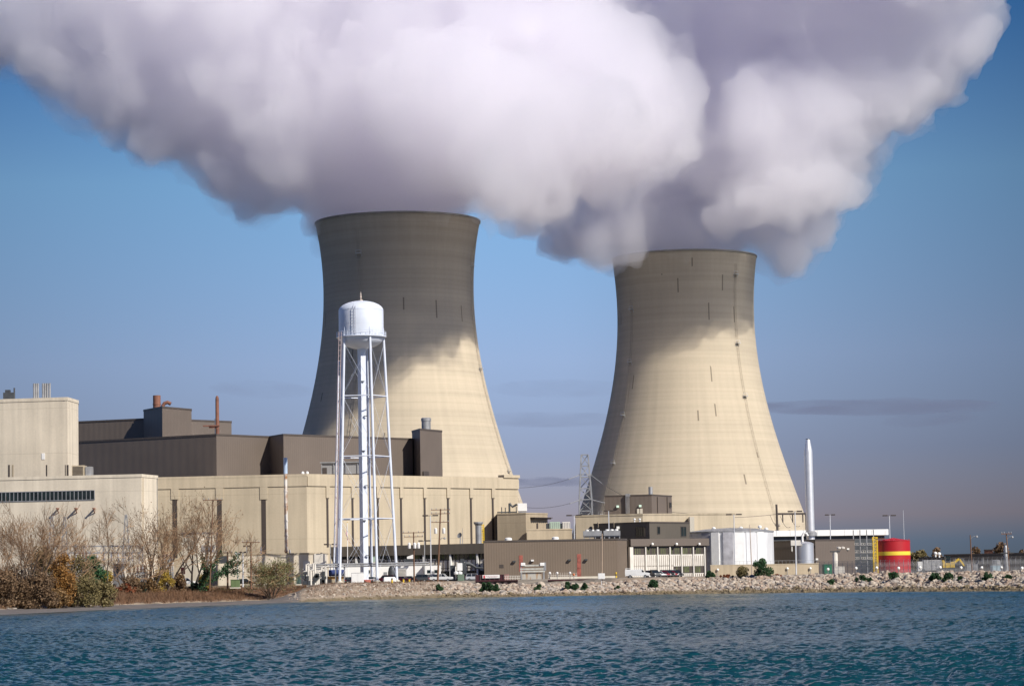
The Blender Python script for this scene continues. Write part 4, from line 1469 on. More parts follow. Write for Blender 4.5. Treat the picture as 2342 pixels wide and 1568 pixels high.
    for side in (-.25, .25):
        mb.tube([(x2 + side, y - .1, zb + 2.2), (x2 + side, y - .1, zc_ + .2)], .06, 5)
    for z in np.arange(zb + 2.6, zc_, .9): mb.bar((x2 - .25, y - .1, z), (x2 + .25, y - .1, z), .07)
    mb.build('tank_ladder', plain('ladder_blue_grey', (.36, .37, .42), .6), t)  # both tank ladders share one even blue-grey
    # conduit up the left rear leg
    a = angs[4]
    off = Vector((-.75, -.3, 0))
    MB().tube([leg(a, 3.4) + off, leg(a, zz(822)) + off], .24, 10).build('overflow_pipe', WHITE_T, t, smooth=True)
    return t
water_tower()

# ------------------------------------------------------------ tanks and stacks on the right
def cyl_from(px0, px1, y0, y1, Y):
    a, b = W(px0, y1, Y), W(px1, y0, Y)
    return (a.x + b.x) / 2, (b.x - a.x) / 2, a.z, b.z
cx_, R_, z0_, z1_ = cyl_from(1572, 1767.5, 1213, 1291, 745)
t = thing('storage_tank', 'huge pale grey panelled storage tank between the office and the brown building', 'storage tank', (cx_, 745, 3.5))
TANKM = [plain('tank_sheet', (.66, .66, .66), .5, .1, var=.14, scale=.5, stretch=(1, 1, .3)), plain('tank_sheet_grey', (.42, .41, .43), .6, .1, var=.28, scale=.5),
         plain('tank_sheet_bright', (.84, .83, .80), .45, .1, var=.06)]  # panel tones differ sheet by sheet, grey to pale
MB().lathe([(R_, 0), (R_, z1_ - 3.4)], (cx_, 745, 3.4), 60).build('shell', TANKM[0], t)
MB().lathe([(R_ + .2, -.35), (R_ + .2, 0), (R_ * .6, .75), (0, 1.1)], (cx_, 745, z1_), 32).build('roof', GREYM, t)
for a0, w, d, mi in ((246, 10, .7, 2), (262.5, 12.5, .5, 1), (277, 13, .15, 2), (293, 13, .12, 0), (309, 12, .15, 2), (231, 12, .12, 1)):
    mb = MB()
    a_, b_ = math.radians(a0 - w / 2), math.radians(a0 + w / 2)
    P = lambda a, r: (cx_ + r * math.cos(a), 745 + r * math.sin(a))
    mb.prism([P(a_, R_ + d), P(b_, R_ + d), P(b_, R_ - 1), P(a_, R_ - 1)], 3.5, z1_ - .36)
    mb.build('panel', TANKM[mi], t)
for px, py in ((1632, 1205), (1694, 1204), (1737, 1201), (1752, 1206)):
    q = W(px, py + 6, 745)
    MB().lathe([(.25, -1.4), (.25, .1), (.55, .2), (.55, .6), (.15, .85)], q, 12).build('roof_vent', WHITE, t)
def dome_tank():
    cx, R, z0, z1 = cyl_from(1820.6, 1860, 1243, 1290, 708)
    t = thing('water_tank', 'shiny silver domed tank in front of the tall silver stack', 'tank', (cx, 708, 3.5))
    MB().lathe([(R, 0), (R, z1 - 3.4)], (cx, 708, 3.4), 48).build('shell', SILVER, t, smooth=True)
    MB().lathe([(R + .05, -.1), (R + .05, .08), (R * .75, .45), (R * .4, .65), (0, .75)], (cx, 708, z1), 40).build('roof', SILVER, t, smooth=True)
    q = W(*C4(1066, 976), 708)
    MB().tube([(q.x, 708, z1 + .4), (q.x, 708, z1 + 2.2), (q.x + .45, 708, z1 + 3.0), (q.x + 1.1, 708, z1 + 2.9), (q.x + 1.5, 708, z1 + 2.2)], .3, 10).build('gooseneck_vent', WHITE, t, smooth=True)
    q = W(*C4(985, 985), 706)
    MB().box((q.x + .7, 705.5, q.z), (2.6, .8, 1.4)).bar((q.x - .3, 705.5, q.z), (q.x - .3, 705.5, q.z - 2.2), .3).build('pipe_bracket', OFFWH, t)
dome_tank()
cxs = W(1853.2, 1228, 795).x
zt = W(1848, 1003, 795).z
t = thing('exhaust_stack', 'tall shiny silver exhaust stack with a tapered tip', 'stack', (cxs, 795, 12))
MB().lathe([(1.28, 0), (1.27, zt - 12 - 4.1), (1.2, zt - 12 - 3.4), (.62, zt - 12 - .1), (.60, zt - 12)], (cxs, 795, 12), 32).build('shaft', ALU, t, smooth=True)
MB().lathe([(.64, -.25), (.64, .02), (.5, .02), (.5, -.6)], (cxs, 795, zt), 24, cap=False).build('rim', DKGREY, t)
MB().lathe([(1.9, 0), (1.9, 1.0), (1.3, 1.5)], (cxs, 795, 15), 24).build('base', GREYM, t)
rbld = Bld('diesel_building', 'low brown clad building under the tall silver stack', [(1766, 792), (1862, 766), (1952, 778)], (1862, 1232.5, 766), 40, BROWN, cop=TRIMB, ch=.4)
rbld.part('seam', TRIMB, 0, (1768, 1251.5), (1861, 1253.5), .08)
rbld.part('seam', TRIMB, 1, (1863, 1251), (1951, 1252.6), .08)
for x, y in ((1185, 1120), (1445, 1035)):
    q = wall_pt(rbld.F[1], rbld.F[2], *C4(x, y))
    MB().box(q + Vector((0, -.4, 0)), (.7, .7, .5)).build('wall_lamp', LAMPW, rbld.root)
# white roofed hall behind
cr_ = Bld('roofed_hall', 'long hall with a bright white panelled roof edge at right', [(1690, 838), (2021, 852)], (1900, 1210.8, 845), 30, DKGREY, cop=WHITE, ch=1.85, cd=1.2)
mb = MB()
for x in np.arange(1772, 2021, 31): mb.wallbox(cr_.F[0], cr_.F[1], (x - .4, 1211.5), (x + .4, 1223.6), 1.26, .1)
mb.build('panel_joint', GREYM, cr_.root)
# open steel stair bay
A, B = WZ(1952, 10, 792), WZ(1998, 10, 790)
t = thing('stair_bay', 'open steel stairs with pale railings beside the red tank', 'steel stairs', ((A.x + B.x) / 2, 791, 3.5))
for p in (0, .33, .66, 1):
    q = A.lerp(B, p)
    MB().box((q.x, q.y, 10), (.28, .28, 13)).build('post', GREYM, t)
for y in (1246, 1264, 1278, 1292):
    a, b = wall_pt(A, B, 1953, y), wall_pt(A, B, 1997, y)
    MB().bar(a + Vector((0, .8, 0)), b + Vector((0, .8, 0)), 2.0, .2).build('landing', GREYM, t)
for y in (1241, 1258, 1273):
    mb = MB()
    for dy in (0, 4): mb.bar(wall_pt(A, B, 1953, y + dy), wall_pt(A, B, 1997, y + dy), .1)
    for x in np.arange(1954, 1997, 5): mb.bar(wall_pt(A, B, x, y), wall_pt(A, B, x, y + 7), .09)
    mb.build('railing', OFFWH, t)
for y0, y1 in ((1264, 1247), (1292, 1279)):
    a, b = wall_pt(A, B, 1960, y0), wall_pt(A, B, 1990, y1)
    MB().bar(a + Vector((0, .4, 0)), b + Vector((0, .4, 0)), .9, .18).build('stair_flight', GREYM, t)
# red tank
cx, R, z0, z1 = cyl_from(2005, 2080, 1235.3, 1301, 742)
t = thing('red_tank', 'bright red storage tank with a yellow band', 'storage tank', (cx, 742, 3.5))
REDT = plain('tank_red', (.42, .010, .016), .5, var=.08, scale=.4)
MB().lathe([(R, 0), (R, z1 - 3.4)], (cx, 742, 3.4), 64).build('shell', REDT, t, smooth=True)
zb0, zb1 = W(2040, 1269, 742).z, W(2040, 1260.5, 742).z
MB().lathe([(R, 0), (R + .03, .01), (R + .03, zb1 - zb0 - .01), (R, zb1 - zb0)], (cx, 742, zb0), 64, cap=False).build('band', plain('tank_yellow', (.83, .60, .05), .45, var=.04), t, smooth=True)
MB().lathe([(R + .06, -.12), (R + .06, .05), (0, .9)], (cx, 742, z1), 48).build('roof', REDT, t)
mb = MB()
for i in range(24):
    a = 2 * math.pi * i / 24
    mb.bar((cx + (R - .1) * math.cos(a), 742 + (R - .1) * math.sin(a), z1), (cx + (R - .1) * math.cos(a), 742 + (R - .1) * math.sin(a), z1 + .5), .06)
q = W(2036, 1236, 738)
mb.build('roof_cleats', REDT, t)
# yellow caged ladder tower on its left
a, b = W(1997.4, 1299, 739), W(2005, 1227, 739)
t = thing('scaffold_tower', 'yellow caged ladder tower at the left edge of the red tank', 'ladder tower', ((a.x + b.x) / 2, 739, 3.5))
for x in (a.x, b.x):
    for y in (738.6, 739.6):
        MB().box((x, y, (3.4 + b.z) / 2), (.2, .2, b.z - 3.4)).build('post', YELLOW, t)
mb = MB()
for i, z in enumerate(np.arange(3.9, b.z, .42)):
    mb.bar((a.x, 738.6, z), (b.x, 738.6, z), .16)
    if i % 3 == 0: mb.bar((a.x, 738.5, z), (b.x, 738.5, min(b.z, z + 1.2)), .1)
mb.build('rungs', YELLOW, t)
MB().box((b.x + 1.2, 739, b.z - .5), (2.6, 1.2, .15)).bar((b.x, 738.5, b.z + .4), (b.x + 2.4, 738.5, b.z + .4), .1).build('platform', RUST, t)

# shore wall with round lamps
A, B = WZ(1624.5, 5, 640), WZ(1871.5, 5, 656)
zt = W(1750, 1290.5, 648).z
t = thing('concrete_wall', 'low tan concrete wall with a row of round white lamps', 'wall', (A.x, 640, 3.4))
MB().prism([(A.x, A.y), (B.x, B.y), (B.x, B.y + .5), (A.x, A.y + .5)], 2.6, zt).build('wall', CONC_T, t)
MB().prism([(A.x - .1, A.y - .1), (B.x + .1, B.y - .1), (B.x + .1, B.y + .6), (A.x - .1, A.y + .6)], zt, zt + .18).build('coping', CONC_O, t)
mb = MB()
for k in range(28):
    q = A.lerp(B, (k + .5) / 28)
    mb.bar((q.x, q.y + .3, zt + .1), (q.x, q.y + .3, zt + .95), .05)
mb.bar((A.x, A.y + .3, zt + .95), (B.x, B.y + .3, zt + .95), .05)
mb.build('railing', GREYM, t)
def globe(px, py, Y, zbase, label, r=.34):
    c = W(px, py, Y)
    t = thing('globe_lamp', label, 'lamp', (c.x, Y, zbase), 'round white security lamps along the shore')
    MB().tube([(c.x, Y, zbase), (c.x, Y, c.z - r * .8)], .07, 6).build('post', GREYM, t)
    MB().lathe([(.03, -r), (r * .72, -r * .7), (r, 0), (r * .72, r * .7), (.03, r)], c, 12).build('globe', LAMPW, t, smooth=True)
wl = ['under the left part of the grey panelled tank', 'under the middle of the grey panelled tank', 'under the right edge of the grey panelled tank',
      'before the dark building beside the domed tank', 'below the silver domed tank']
for (x, y), l in zip(((357, 1208), (550, 1199), (745, 1197), (940, 1198), (1132, 1197)), wl):
    px, py = C4(x, y)
    Yg = float(np.interp(px, [1624.5, 1871.5], [640, 656])) - .6
    globe(px, py, Yg, 3.3, 'round white lamp at the tan wall ' + l)
fl = ['before the emerald green cabinet', 'at the fence under the open steel stairs', 'at the foot of the yellow ladder tower', 'at the fence in front of the red tank',
      'at the fence before the silver trailer', 'at the fence by the right end of the silver trailer', 'at the fence right of the yellow digger', 'at the fence by the grey storage container',
      'at the fence by the pale blue cabinet', 'at the fence at the right edge of the photo']
for (x, y), l in zip(((45, 1072), (365, 1060), (600, 1056), (850, 1060), (1095, 1052), (1325, 1052), (1563, 1056), (1800, 1056), (2025, 1056), (2258, 1060)), fl):
    px, py = C5(x, y)
    Yg = y_water(px) + 26
    globe(px, py, Yg, 3.3, 'round white lamp ' + l)
# chain link fence along the bank
t = thing('chain_link_fence', 'grey chain link fence along the top of the rock bank at right', 'fence', (WZ(1900, 3.5, 570).x, 570, 3.4))
xs = np.linspace(1874, 2440, 54)
P = [WZ(px, 3.4, y_water(px) + 28) for px in xs]
mb = MB()
for p in P: mb.tube([p, p + Vector((0, 0, 2.6)), p + Vector((.1, -.3, 2.95))], .045, 5)
mb.build('posts', GREYM, t)
mb = MB()
for a, b in zip(P[:-1], P[1:]):
    for z in (.1, 2.5, 2.7, 2.9): mb.bar(a + Vector((0, 0, z)), b + Vector((0, 0, z)), .035)
    n = 12
    for k in range(n):
        u, v_ = a.lerp(b, k / n), a.lerp(b, (k + 1) / n)
        mb.bar(u, v_ + Vector((0, 0, 2.5)), .014)
        mb.bar(u + Vector((0, 0, 2.5)), v_, .014)
mb.build('wire_mesh', GREYM, t)
# cabinets and columns on the right
def cabinet(px0, px1, y0, y1, Y, name, label, mat, depth=1.6, cat='cabinet', z0=3.4, dark=True):
    a, b = W(px0, y1, Y), W(px1, y0, Y)
    t = thing(name, label, cat, ((a.x + b.x) / 2, Y, z0))
    w = b.x - a.x
    MB().box(((a.x + b.x) / 2, Y + depth / 2, (z0 + .15 + b.z) / 2), (w, depth, b.z - z0 - .15)).build('body', mat, t, bevel=.04)
    MB().box(((a.x + b.x) / 2, Y + depth / 2, b.z + .05), (w + .15, depth + .15, .1)).build('lid', mat, t)
    for k in range(2):
        MB().box((a.x + w * (.26 + .48 * k), Y - .02, (z0 + b.z) / 2 + .05), (w * .42, .05, (b.z - z0) * .78)).build('door', mat, t)
    MB().box(((a.x + b.x) / 2, Y + depth / 2, z0 + .05), (w + .3, depth + .3, .25)).build('base', CONC_W, t)
    return t
cabinet(*C4(1245, 0)[:1], *C4(1312, 0)[:1], C4(0, 1165)[1], C4(0, 1242)[1], 628, 'electrical_cabinet', 'emerald green cabinet at the right end of the tan wall', GREENE, 3.2)
q = W(*C4(1338, 1062), 622)
t = thing('floodlight_column', 'stout pale column carrying two floodlights beside the emerald cabinet', 'floodlight', (q.x, 622, 3.4))
MB().tube([(q.x, 622, 3.3), (q.x, 622, q.z)], .62, 12).build('column', OFFWH, t)
MB().box((q.x, 622, q.z + .15), (2.2, 1.2, .3)).build('platform', DKGREY, t)
for dx in (.9, 1.8):
    MB().lathe([(.1, -.3), (.5, -.1), (.55, .25), (.1, .4)], (q.x + dx, 621.6, q.z + .9), 10).bar((q.x + dx * .5, 622, q.z + .2), (q.x + dx, 622, q.z + .9), .12).build('floodlight', OFFWH, t)
MB().box((q.x + .8, 621.2, 4.4), (2.4, .8, 1.9)).build('equipment', OFFWH, t)

# ------------------------------------------------------------ far right
far = Bld('warehouse', 'long low dark brown warehouse at the far right', [(2156, 905), (2420, 880)], (2250, 1264.5, 895), 20, BROWN_D, ch=.4)
far.extra([(2098, 915), (2157, 906)], (2120, 1272.5, 910), 14, BROWN_D, 3.4, ch=.4)
for x0, x1 in ((1555, 1588), (1795, 1822)):
    far.part('door', TEALB if 0 else GREYM, 0, C5(x0, 945), C5(x1, 1010), .08)
q = W(*C5(1490, 965), 890); far.part('door', CONC_T, 0, C5(1470, 955), C5(1505, 1010), .08)
for x, y in ((1272, 912), (1315, 918)):
    q = W(*C5(x, y + 20), 905)
    MB().lathe([(.3, 0), (.3, .9), (.6, 1.0), (.6, 1.5), (.2, 1.8)], q, 12).build('roof_vent', WHITE, far.root)
hut = Bld('brick_hut', 'small rust red hut roof seen above the far warehouse', [(2248, 985), (2267, 983)], (2257, 1255.5, 985), 5, RUST, ch=.4)
p0, p1 = W(*C5(1067, 1070), 600), W(*C5(1348, 968), 600)
t = thing('silver_trailer', 'silver box trailer parked behind the fence right of the red tank', 'trailer', ((p0.x + p1.x) / 2, 620, 3.5))
L = (p1.x - p0.x) * 620 / 600
xm = (p0.x + p1.x) / 2 * 620 / 600
zt = W(*C5(1200, 968), 620).z
CORR = plain('corrugated_silver', (.55, .54, .52), .45, .5, var=.3, scale=2.2)
MB().box((xm + .6, 621, (4.0 + zt) / 2), (L - 1.6, 2.4, zt - 4.0)).build('box', CORR, t, bevel=.05)
mb = MB()
for k in range(13): mb.box((xm + .6 - (L - 2) / 2 + (L - 2) * k / 12, 619.78, (4.0 + zt) / 2), (.1, .06, zt - 4.2))
mb.build('ribs', GREYM, t)
MB().box((xm - L / 2 + .7, 621, (3.9 + zt) / 2 - .15), (1.1, 2.3, zt - 4.2)).build('end_unit', WHITE, t)
for dx in (-1.6, 1.9, 2.9):
    MB().tube([(xm + dx, 619.7, 3.95), (xm + dx, 622.3, 3.95)], .45, 14).build('wheel', DKGREY, t)
p = W(*C5(1425, 1068), 625)
t = thing('excavator', 'yellow digger parked right of the silver trailer', 'digger', (p.x, 625, 3.5))
MB().box((p.x, 625, 4.0), (3.6, .7, .8)).box((p.x, 627, 4.0), (3.6, .7, .8)).build('track', DKGREY, t, bevel=.2)
MB().box((p.x - .1, 626, 5.2), (3.0, 2.4, 1.5)).box((p.x - 1.2, 626, 5.9), (1.0, 2.2, .9)).build('body', plain('digger_yellow', (.5, .33, .03), .55, var=.35, scale=1.5), t, bevel=.15)
MB().box((p.x - .2, 625.2, 6.5), (1.2, 1.1, 1.5)).build('cab', GLASS, t, bevel=.1)
MB().bar((p.x + .9, 625.6, 5.4), (p.x + 2.6, 625.6, 6.6), .5).bar((p.x + 2.6, 625.6, 6.6), (p.x + 4.0, 625.6, 4.6), .4).build('boom', YELLOW, t)
MB().prism([(p.x + 3.5, 625.2), (p.x + 4.5, 625.2), (p.x + 4.5, 626), (p.x + 3.5, 626)], 3.9, 4.9).build('bucket', DKGREY, t)
cabinet(*C5(1630, 0)[:1], *C5(1752, 0)[:1], C5(0, 1012)[1], C5(0, 1105)[1], 560, 'storage_container', 'pale grey storage container behind the fence at far right', GREYM, 2.4, 'container')
cabinet(*C5(1915, 0)[:1], *C5(2015, 0)[:1], C5(0, 1035)[1], C5(0, 1105)[1], 556, 'electrical_cabinet', 'pale blue cabinet behind the fence at far right', plain('pale_blue', (.36, .47, .52), .55), 1.8)
p = W(*C5(1965, 1035), 585)
t = thing('roof_silo', 'grey hooded ventilator above the pale blue cabinet', 'ventilator', (p.x, 585, 3.5))
MB().lathe([(.7, 0), (.7, p.z - 3.5 + .1), (.95, p.z - 3.5 + .3), (.95, p.z - 3.5 + 1.2), (.6, p.z - 3.5 + 1.4)], (p.x, 585, 3.5), 16).build('drum', GREYM, t)
MB().box((p.x, 585, 4.3), (2.4, 2.0, 1.6)).build('base', GREYM, t)
q0, q1 = W(*C5(2080, 1105), 540), W(*C5(2070, 800), 540)
t = thing('monitor_column', 'stout grey column with a small platform at far right', 'column', (q0.x, 540, 3.4))
MB().tube([(q0.x, 540, 3.3), (q1.x, 540, q1.z - .6), (q1.x, 540, q1.z)], [.5, .45, .25], 12).build('column', GREYM, t, smooth=True)
q = W(*C5(2085, 885), 540)
MB().box((q.x, 540, q.z), (2.6, 1.0, .2)).bar((q.x - .8, 540, q.z - .8), (q.x - .4, 540, q.z), .15).build('platform', DKGREY, t)

# ------------------------------------------------------------ poles and lamps
def t_lamp(px, ytop, ybot, Y, label, arm=1.6, heads=2, mat=None, name='lamp_post', zb=None, pxt=None, group='T shaped area lamps'):
    b = W(px, ybot, Y)
    zb = b.z if zb is None else zb
    top = W(px if pxt is None else pxt, ytop, Y)
    t = thing(name, label, 'lamp post', (b.x, Y, zb), group)
    MB().tube([(b.x, Y, zb), (top.x, Y, top.z)], [.17, .11], 8).build('pole', mat or GREYM, t)
    MB().bar((top.x - arm, Y, top.z), (top.x + arm, Y, top.z), .12).build('arm', DARKW, t)
    for s_ in ((-1, 1) if heads == 2 else (1,)):
        MB().box((top.x + s_ * arm * .66, Y, top.z + .05), (arm * .75, .7, .34)).build('lamp_head', DARKW, t, bevel=.06)
    return t
PALEP = plain('pale_pole', (.62, .63, .66), .5, .2)
t_lamp(ZE(475, 0)[0] + 1, ZE(0, 47)[1], ZE(0, 800)[1], 672, 'tall pale T lamp behind the trailer left of the leaning utility pole', 1.95, zb=3.5, mat=PALEP, pxt=ZE(474, 0)[0])
t_lamp(ZE(382, 0)[0], ZE(0, 441)[1], ZE(0, 940)[1], 668, 'short T lamp between the transformer pole and the tall pale T lamp', 1.5, zb=3.5)
t_lamp(ZB(413, 0)[0], ZB(0, 1030)[1], ZB(0, 1215)[1], 640, 'small T lamp just left of the water tower legs', 1.5, zb=3.5)
t_lamp(ZD(1212, 0)[0], ZD(0, 733)[1], ZD(0, 840)[1], 652, 'small dark T lamp above the weathered concrete building', .8, zb=3.5)
t_lamp(C3(972, 0)[0], C3(0, 708)[1], C3(0, 890)[1], 700, 'dark T lamp at the left corner of the tan concrete block', 2.0, zb=3.5, mat=PALEP)
t_lamp(C4(492, 0)[0], C4(0, 748)[1], C4(0, 875)[1], 720, 'T lamp rising behind the grey panelled tank', 2.1, zb=3.5, mat=PALEP)
t_lamp(C4(1013, 0)[0], C4(0, 722)[1], C4(0, 1225)[1], 640, 'tallest pale T lamp, left of the silver domed tank', 1.7, zb=3.4, mat=PALEP, pxt=C4(1003, 0)[0])
t_lamp(C5(68, 0)[0], C5(0, 453)[1], C5(0, 720)[1], 800, 'T lamp rising behind the white roof edge right of the silver stack', 1.5, zb=3.5, mat=PALEP)
t_lamp(C5(752, 0)[0], C5(0, 461)[1], C5(0, 735)[1], 775, 'T lamp rising behind the red tank', 1.9, zb=3.5, mat=PALEP, pxt=C5(744, 0)[0])
t_lamp(C3(1246, 0)[0], C3(0, 672)[1], C3(0, 865)[1], 690, 'pale twin headed lamp above the brown shed', 1.2, zb=3.5, mat=PALEP, pxt=C3(1243, 0)[0])
t_lamp(ZD(1166, 0)[0], ZD(0, 812)[1], ZD(0, 1248)[1], 560, 'pale lamp post with white heads by the green cabinet', .7, zb=3.2, mat=PALEP)
q = WZ(C5(918, 0)[0], 10, 780)
o = MB().tube([(q.x, 780, 3.4), (q.x, 780, W(*C5(912, 400), 780).z)], [.12, .05], 6).build('antenna_mast', PALEP); tag(o, 'thin pale mast rising behind the red tank', 'antenna')
def util_pole(b, top, Y, label, arms, transf, lamp=None, zb=3.4, mat=WOOD, r=.2, group='wooden utility poles'):
    B_, T_ = W(*b, Y), W(*top, Y)
    t = thing('utility_pole', label, 'utility pole', (B_.x, Y, zb), group)
    MB().tube([(B_.x, Y, zb - .2), (T_.x, Y, T_.z)], [r, r * .65], 10).build('pole', mat, t)
    ax = lambda z: B_.x + (T_.x - B_.x) * (z - zb) / (T_.z - zb)
    for py, hw in arms:
        z = W(top[0], py, Y).z
        mb = MB().bar((ax(z) - hw, Y - .2, z), (ax(z) + hw, Y - .2, z), .16)
        o = mb.build('crossarm', mat, t)
        mb = MB()
        for k in (-.92, -.45, .45, .92): mb.lathe([(.05, 0), (.09, .05), (.07, .3), (.02, .34)], (ax(z) + hw * k, Y - .2, z + .08), 8)
        mb.build('insulators', GREYM, o)
    for dx, py in transf:
        z = W(top[0], py, Y).z
        MB().lathe([(.30, -.62), (.34, -.55), (.34, .5), (.2, .62), (.06, .75)], (ax(z) + dx, Y - .35, z), 14).build('transformer', WHITE, t, smooth=True)
    if lamp:
        dx, py = lamp
        z = W(top[0], py, Y).z
        MB().tube([(ax(z), Y, z - .5), (ax(z) + dx * .5, Y - .1, z + .1), (ax(z) + dx, Y - .1, z)], .06, 6).lathe([(.1, -.2), (.28, -.1), (.2, .2), (.03, .3)], (ax(z) + dx, Y - .1, z - .05), 10).build('street_lamp', GREYM, t)
    return t
util_pole(ZE(222, 1085), ZE(212, 300), 600, 'utility pole with three white transformers in a row', ((ZE(0, 312)[1], 2.5), (ZE(0, 375)[1], 2.2)), ((-1.0, ZE(0, 515)[1]), (.25, ZE(0, 515)[1]), (1.1, ZE(0, 515)[1])))
util_pole(ZE(588, 1060), ZE(634, -60), 606, 'tall leaning utility pole with crossarms and two transformers', ((ZE(0, -45)[1], 2.2), (ZE(0, 15)[1], 2.2), (ZE(0, 148)[1], 2.0)), ((-.9, ZE(0, 285)[1]), (.95, ZE(0, 285)[1])), (1.2, ZE(0, 400)[1]), r=.24)
util_pole(ZD(1270, 1240), ZD(1266, 682), 560, 'wooden pole with one crossarm right of the green cabinet', ((ZD(0, 684)[1], 1.9),), (), zb=3)
util_pole(ZD(975, 1272), ZD(975, 800), 558, 'bare wooden pole left of the green cabinet', ((ZD(0, 816)[1], .9),), (), zb=3)
util_pole(ZD(1102, 1150), ZD(1098, 822), 566, 'pale thin pole just behind the green cabinet', ((ZD(0, 826)[1], .5),), (), zb=3, mat=PALEP, r=.13)
util_pole(ZD(750, 1260), ZD(790, 150), 552, 'thin wooden pole among the bare trees near the ivy covered tree', ((ZD(0, 155)[1], 2.0),), (), zb=2.8, r=.15)
util_pole(C3(1190, 1215), C3(1192, 850), 578, 'pale wooden pole with a white box in front of the brown shed', (), (), zb=3.2, r=.18, mat=plain('weathered_pole', (.36, .27, .2), .9))
c = W(*C3(1187, 1183), 577.6)
o = MB().box(c, (1.5, .5, 1.25)).bar(c + Vector((0, .2, 0)), c + Vector((0, .2, -2)), .15).build('junction_box', WHITE, bevel=.05); tag(o, 'white box on the pale pole before the brown shed', 'junction box')
util_pole(C4(645, 1265), C4(625, 832), 606, 'slim pale pole in front of the grey panelled tank', (), (), zb=2.8, r=.13, mat=plain('weathered_pole_grey', (.42, .34, .28), .9))
util_pole(C5(1692, 1150), C5(1667, 682), 535, 'wooden pole with an arm lamp behind the rocks at far right', (), (), (1.3, C5(0, 700)[1]), zb=2.6, r=.17)
util_pole(C5(2128, 1225), C5(2078, 662), 512, 'leaning wooden pole with an arm lamp nearest the right edge', ((C5(0, 668)[1], 1.0),), (), (1.1, C5(0, 705)[1]), zb=1.5, r=.16)
# flag pole and flag
b, a = W(*ZB(578, 1200), 672), W(*ZB(577, 820), 672)
t = thing('flagpole', 'white flagpole seen between the water tower legs', 'flagpole', (b.x, 672, 3.5))
MB().tube([(b.x, 672, 3.4), (a.x, 672, a.z)], [.13, .07], 8).build('pole', WHITE, t)
MB().lathe([(.02, -.14), (.14, 0), (.02, .14)], (a.x, 672, a.z + .1), 8).build('finial', YELLOW, t)
flag = MB()
top = W(*ZB(577, 832), 671.9)
nx, nz = 14, 13
hx, hz = 3.0, 1.9
def fp(u, v_):
    # hangs limp: the fly falls down along the pole
    return Vector((top.x - .15 + .32 * math.sin(u * 7 + v_ * 2) * u + u * (.75 if v_ > .0 else 0) * (v_ * .9 - .1), 671.85 + .3 * math.cos(u * 6 + v_) * u, top.z - v_ * hz - u * 3.6))
stripes = [[], [], []]
for i in range(nx):
    for j in range(nz):
        n = len(flag.v)
        for u, v_ in ((i, j), (i + 1, j), (i + 1, j + 1), (i, j + 1)): flag.v.append(tuple(fp(u / nx, v_ / nz)))
        flag.f.append((n, n + 1, n + 2, n + 3))
FM = [plain('flag_red', (.52, .05, .07), .8), plain('flag_white', (.75, .72, .72), .8), plain('flag_blue', (.05, .06, .18), .8)]
fo = flag.build('flag', FM)
for i in range(nx):
    for j in range(nz):
        fo.data.polygons[i * nz + j].material_index = 2 if (i < 6 and j < 7) else (0 if j % 2 == 0 else 1)
tag(fo, 'small red white and blue flag hanging limp on the white flagpole', 'flag')

# ------------------------------------------------------------ lattice tower, gantries, lines
def lattice(px0, px1, ytop, ybot, Y, label, levels, top_w, name='lattice_tower', r=.16, zb=3.4, taper_at=.62):
    a, b = W(px0, ybot, Y), W(px1, ytop, Y)
    cx, w = (a.x + b.x) / 2, (b.x - a.x)
    H = b.z - zb
    t = thing(name, label, 'lattice tower', (cx, Y, zb))
    def half(z):
        f = (z - zb) / H
        return w / 2 if f < taper_at else w / 2 + (top_w / 2 - w / 2) * (f - taper_at) / (1 - taper_at)
    zs = [zb + H * k / levels for k in range(levels + 1)]
    cs = ((-1, -1), (1, -1), (1, 1), (-1, 1))
    P = lambda c, z: Vector((cx + c[0] * half(z), Y + c[1] * half(z), z))
    for c in cs:
        mb = MB()
        for z0, z1 in zip(zs[:-1], zs[1:]): mb.bar(P(c, z0), P(c, z1), r * 1.7)
        mb.build('leg', GREYM, t)
    mb = MB()
    for i, (z0, z1) in enumerate(zip(zs[:-1], zs[1:])):
        for k in range(4):
            c, d = cs[k], cs[(k + 1) % 4]
            if i % 2 == k % 2: c, d = d, c
            mb.bar(P(c, z0), P(d, z1), r)
            mb.bar(P(c, z1), P(d, z1), r)
    mb.build('bracing', GREYM, t)
    return t, cx, P
tl, lx, LP = lattice(1324.8, 1351, 1039, 1173, 860, 'steel lattice power line tower left of the farther cooling tower', 11, 2.2, r=.24)
def line(name, a, b, sag, label, r=.06, ins=True, group='overhead power lines'):
    t = thing(name, label, 'power line', tuple(a), group)
    n = 16
    pts = [Vector(a).lerp(Vector(b), k / n) - Vector((0, 0, sag * 4 * (k / n) * (1 - k / n))) for k in range(n + 1)]
    MB().tube(pts, r, 4).build('wire', CABLE if r < .1 else GREYM, t)
    if ins:
        d = (pts[1] - pts[0]).normalized()
        MB().tube([pts[0], pts[0] + d * 6], .13, 6).build('insulator', GREYM, t)
def crossarm(py, px0, px1):
    a, b = W(px0, py, 860), W(px1, py, 860)
    MB().bar((a.x, 860, (a.z + b.z) / 2), (b.x, 860, (a.z + b.z) / 2), .3).build('crossarm', GREYM, tl)
crossarm(C3(0, 388)[1], C3(1008, 0)[0], C3(1112, 0)[0])
crossarm(C3(0, 582)[1], C3(1008, 0)[0], C3(1112, 0)[0])
line('power_line', W(*C3(1012, 392), 858), W(*C3(480, 490), 830), 1.2, 'upper line running left from the lattice tower to the turbine hall')
line('power_line', W(*C3(1012, 588), 858), W(*C3(560, 640), 830), 1.2, 'lower line running left from the lattice tower')
line('power_line', W(*C3(1108, 395), 858), W(*C3(1860, 690), 900), 3, 'upper line running right from the lattice tower across the far cooling tower')
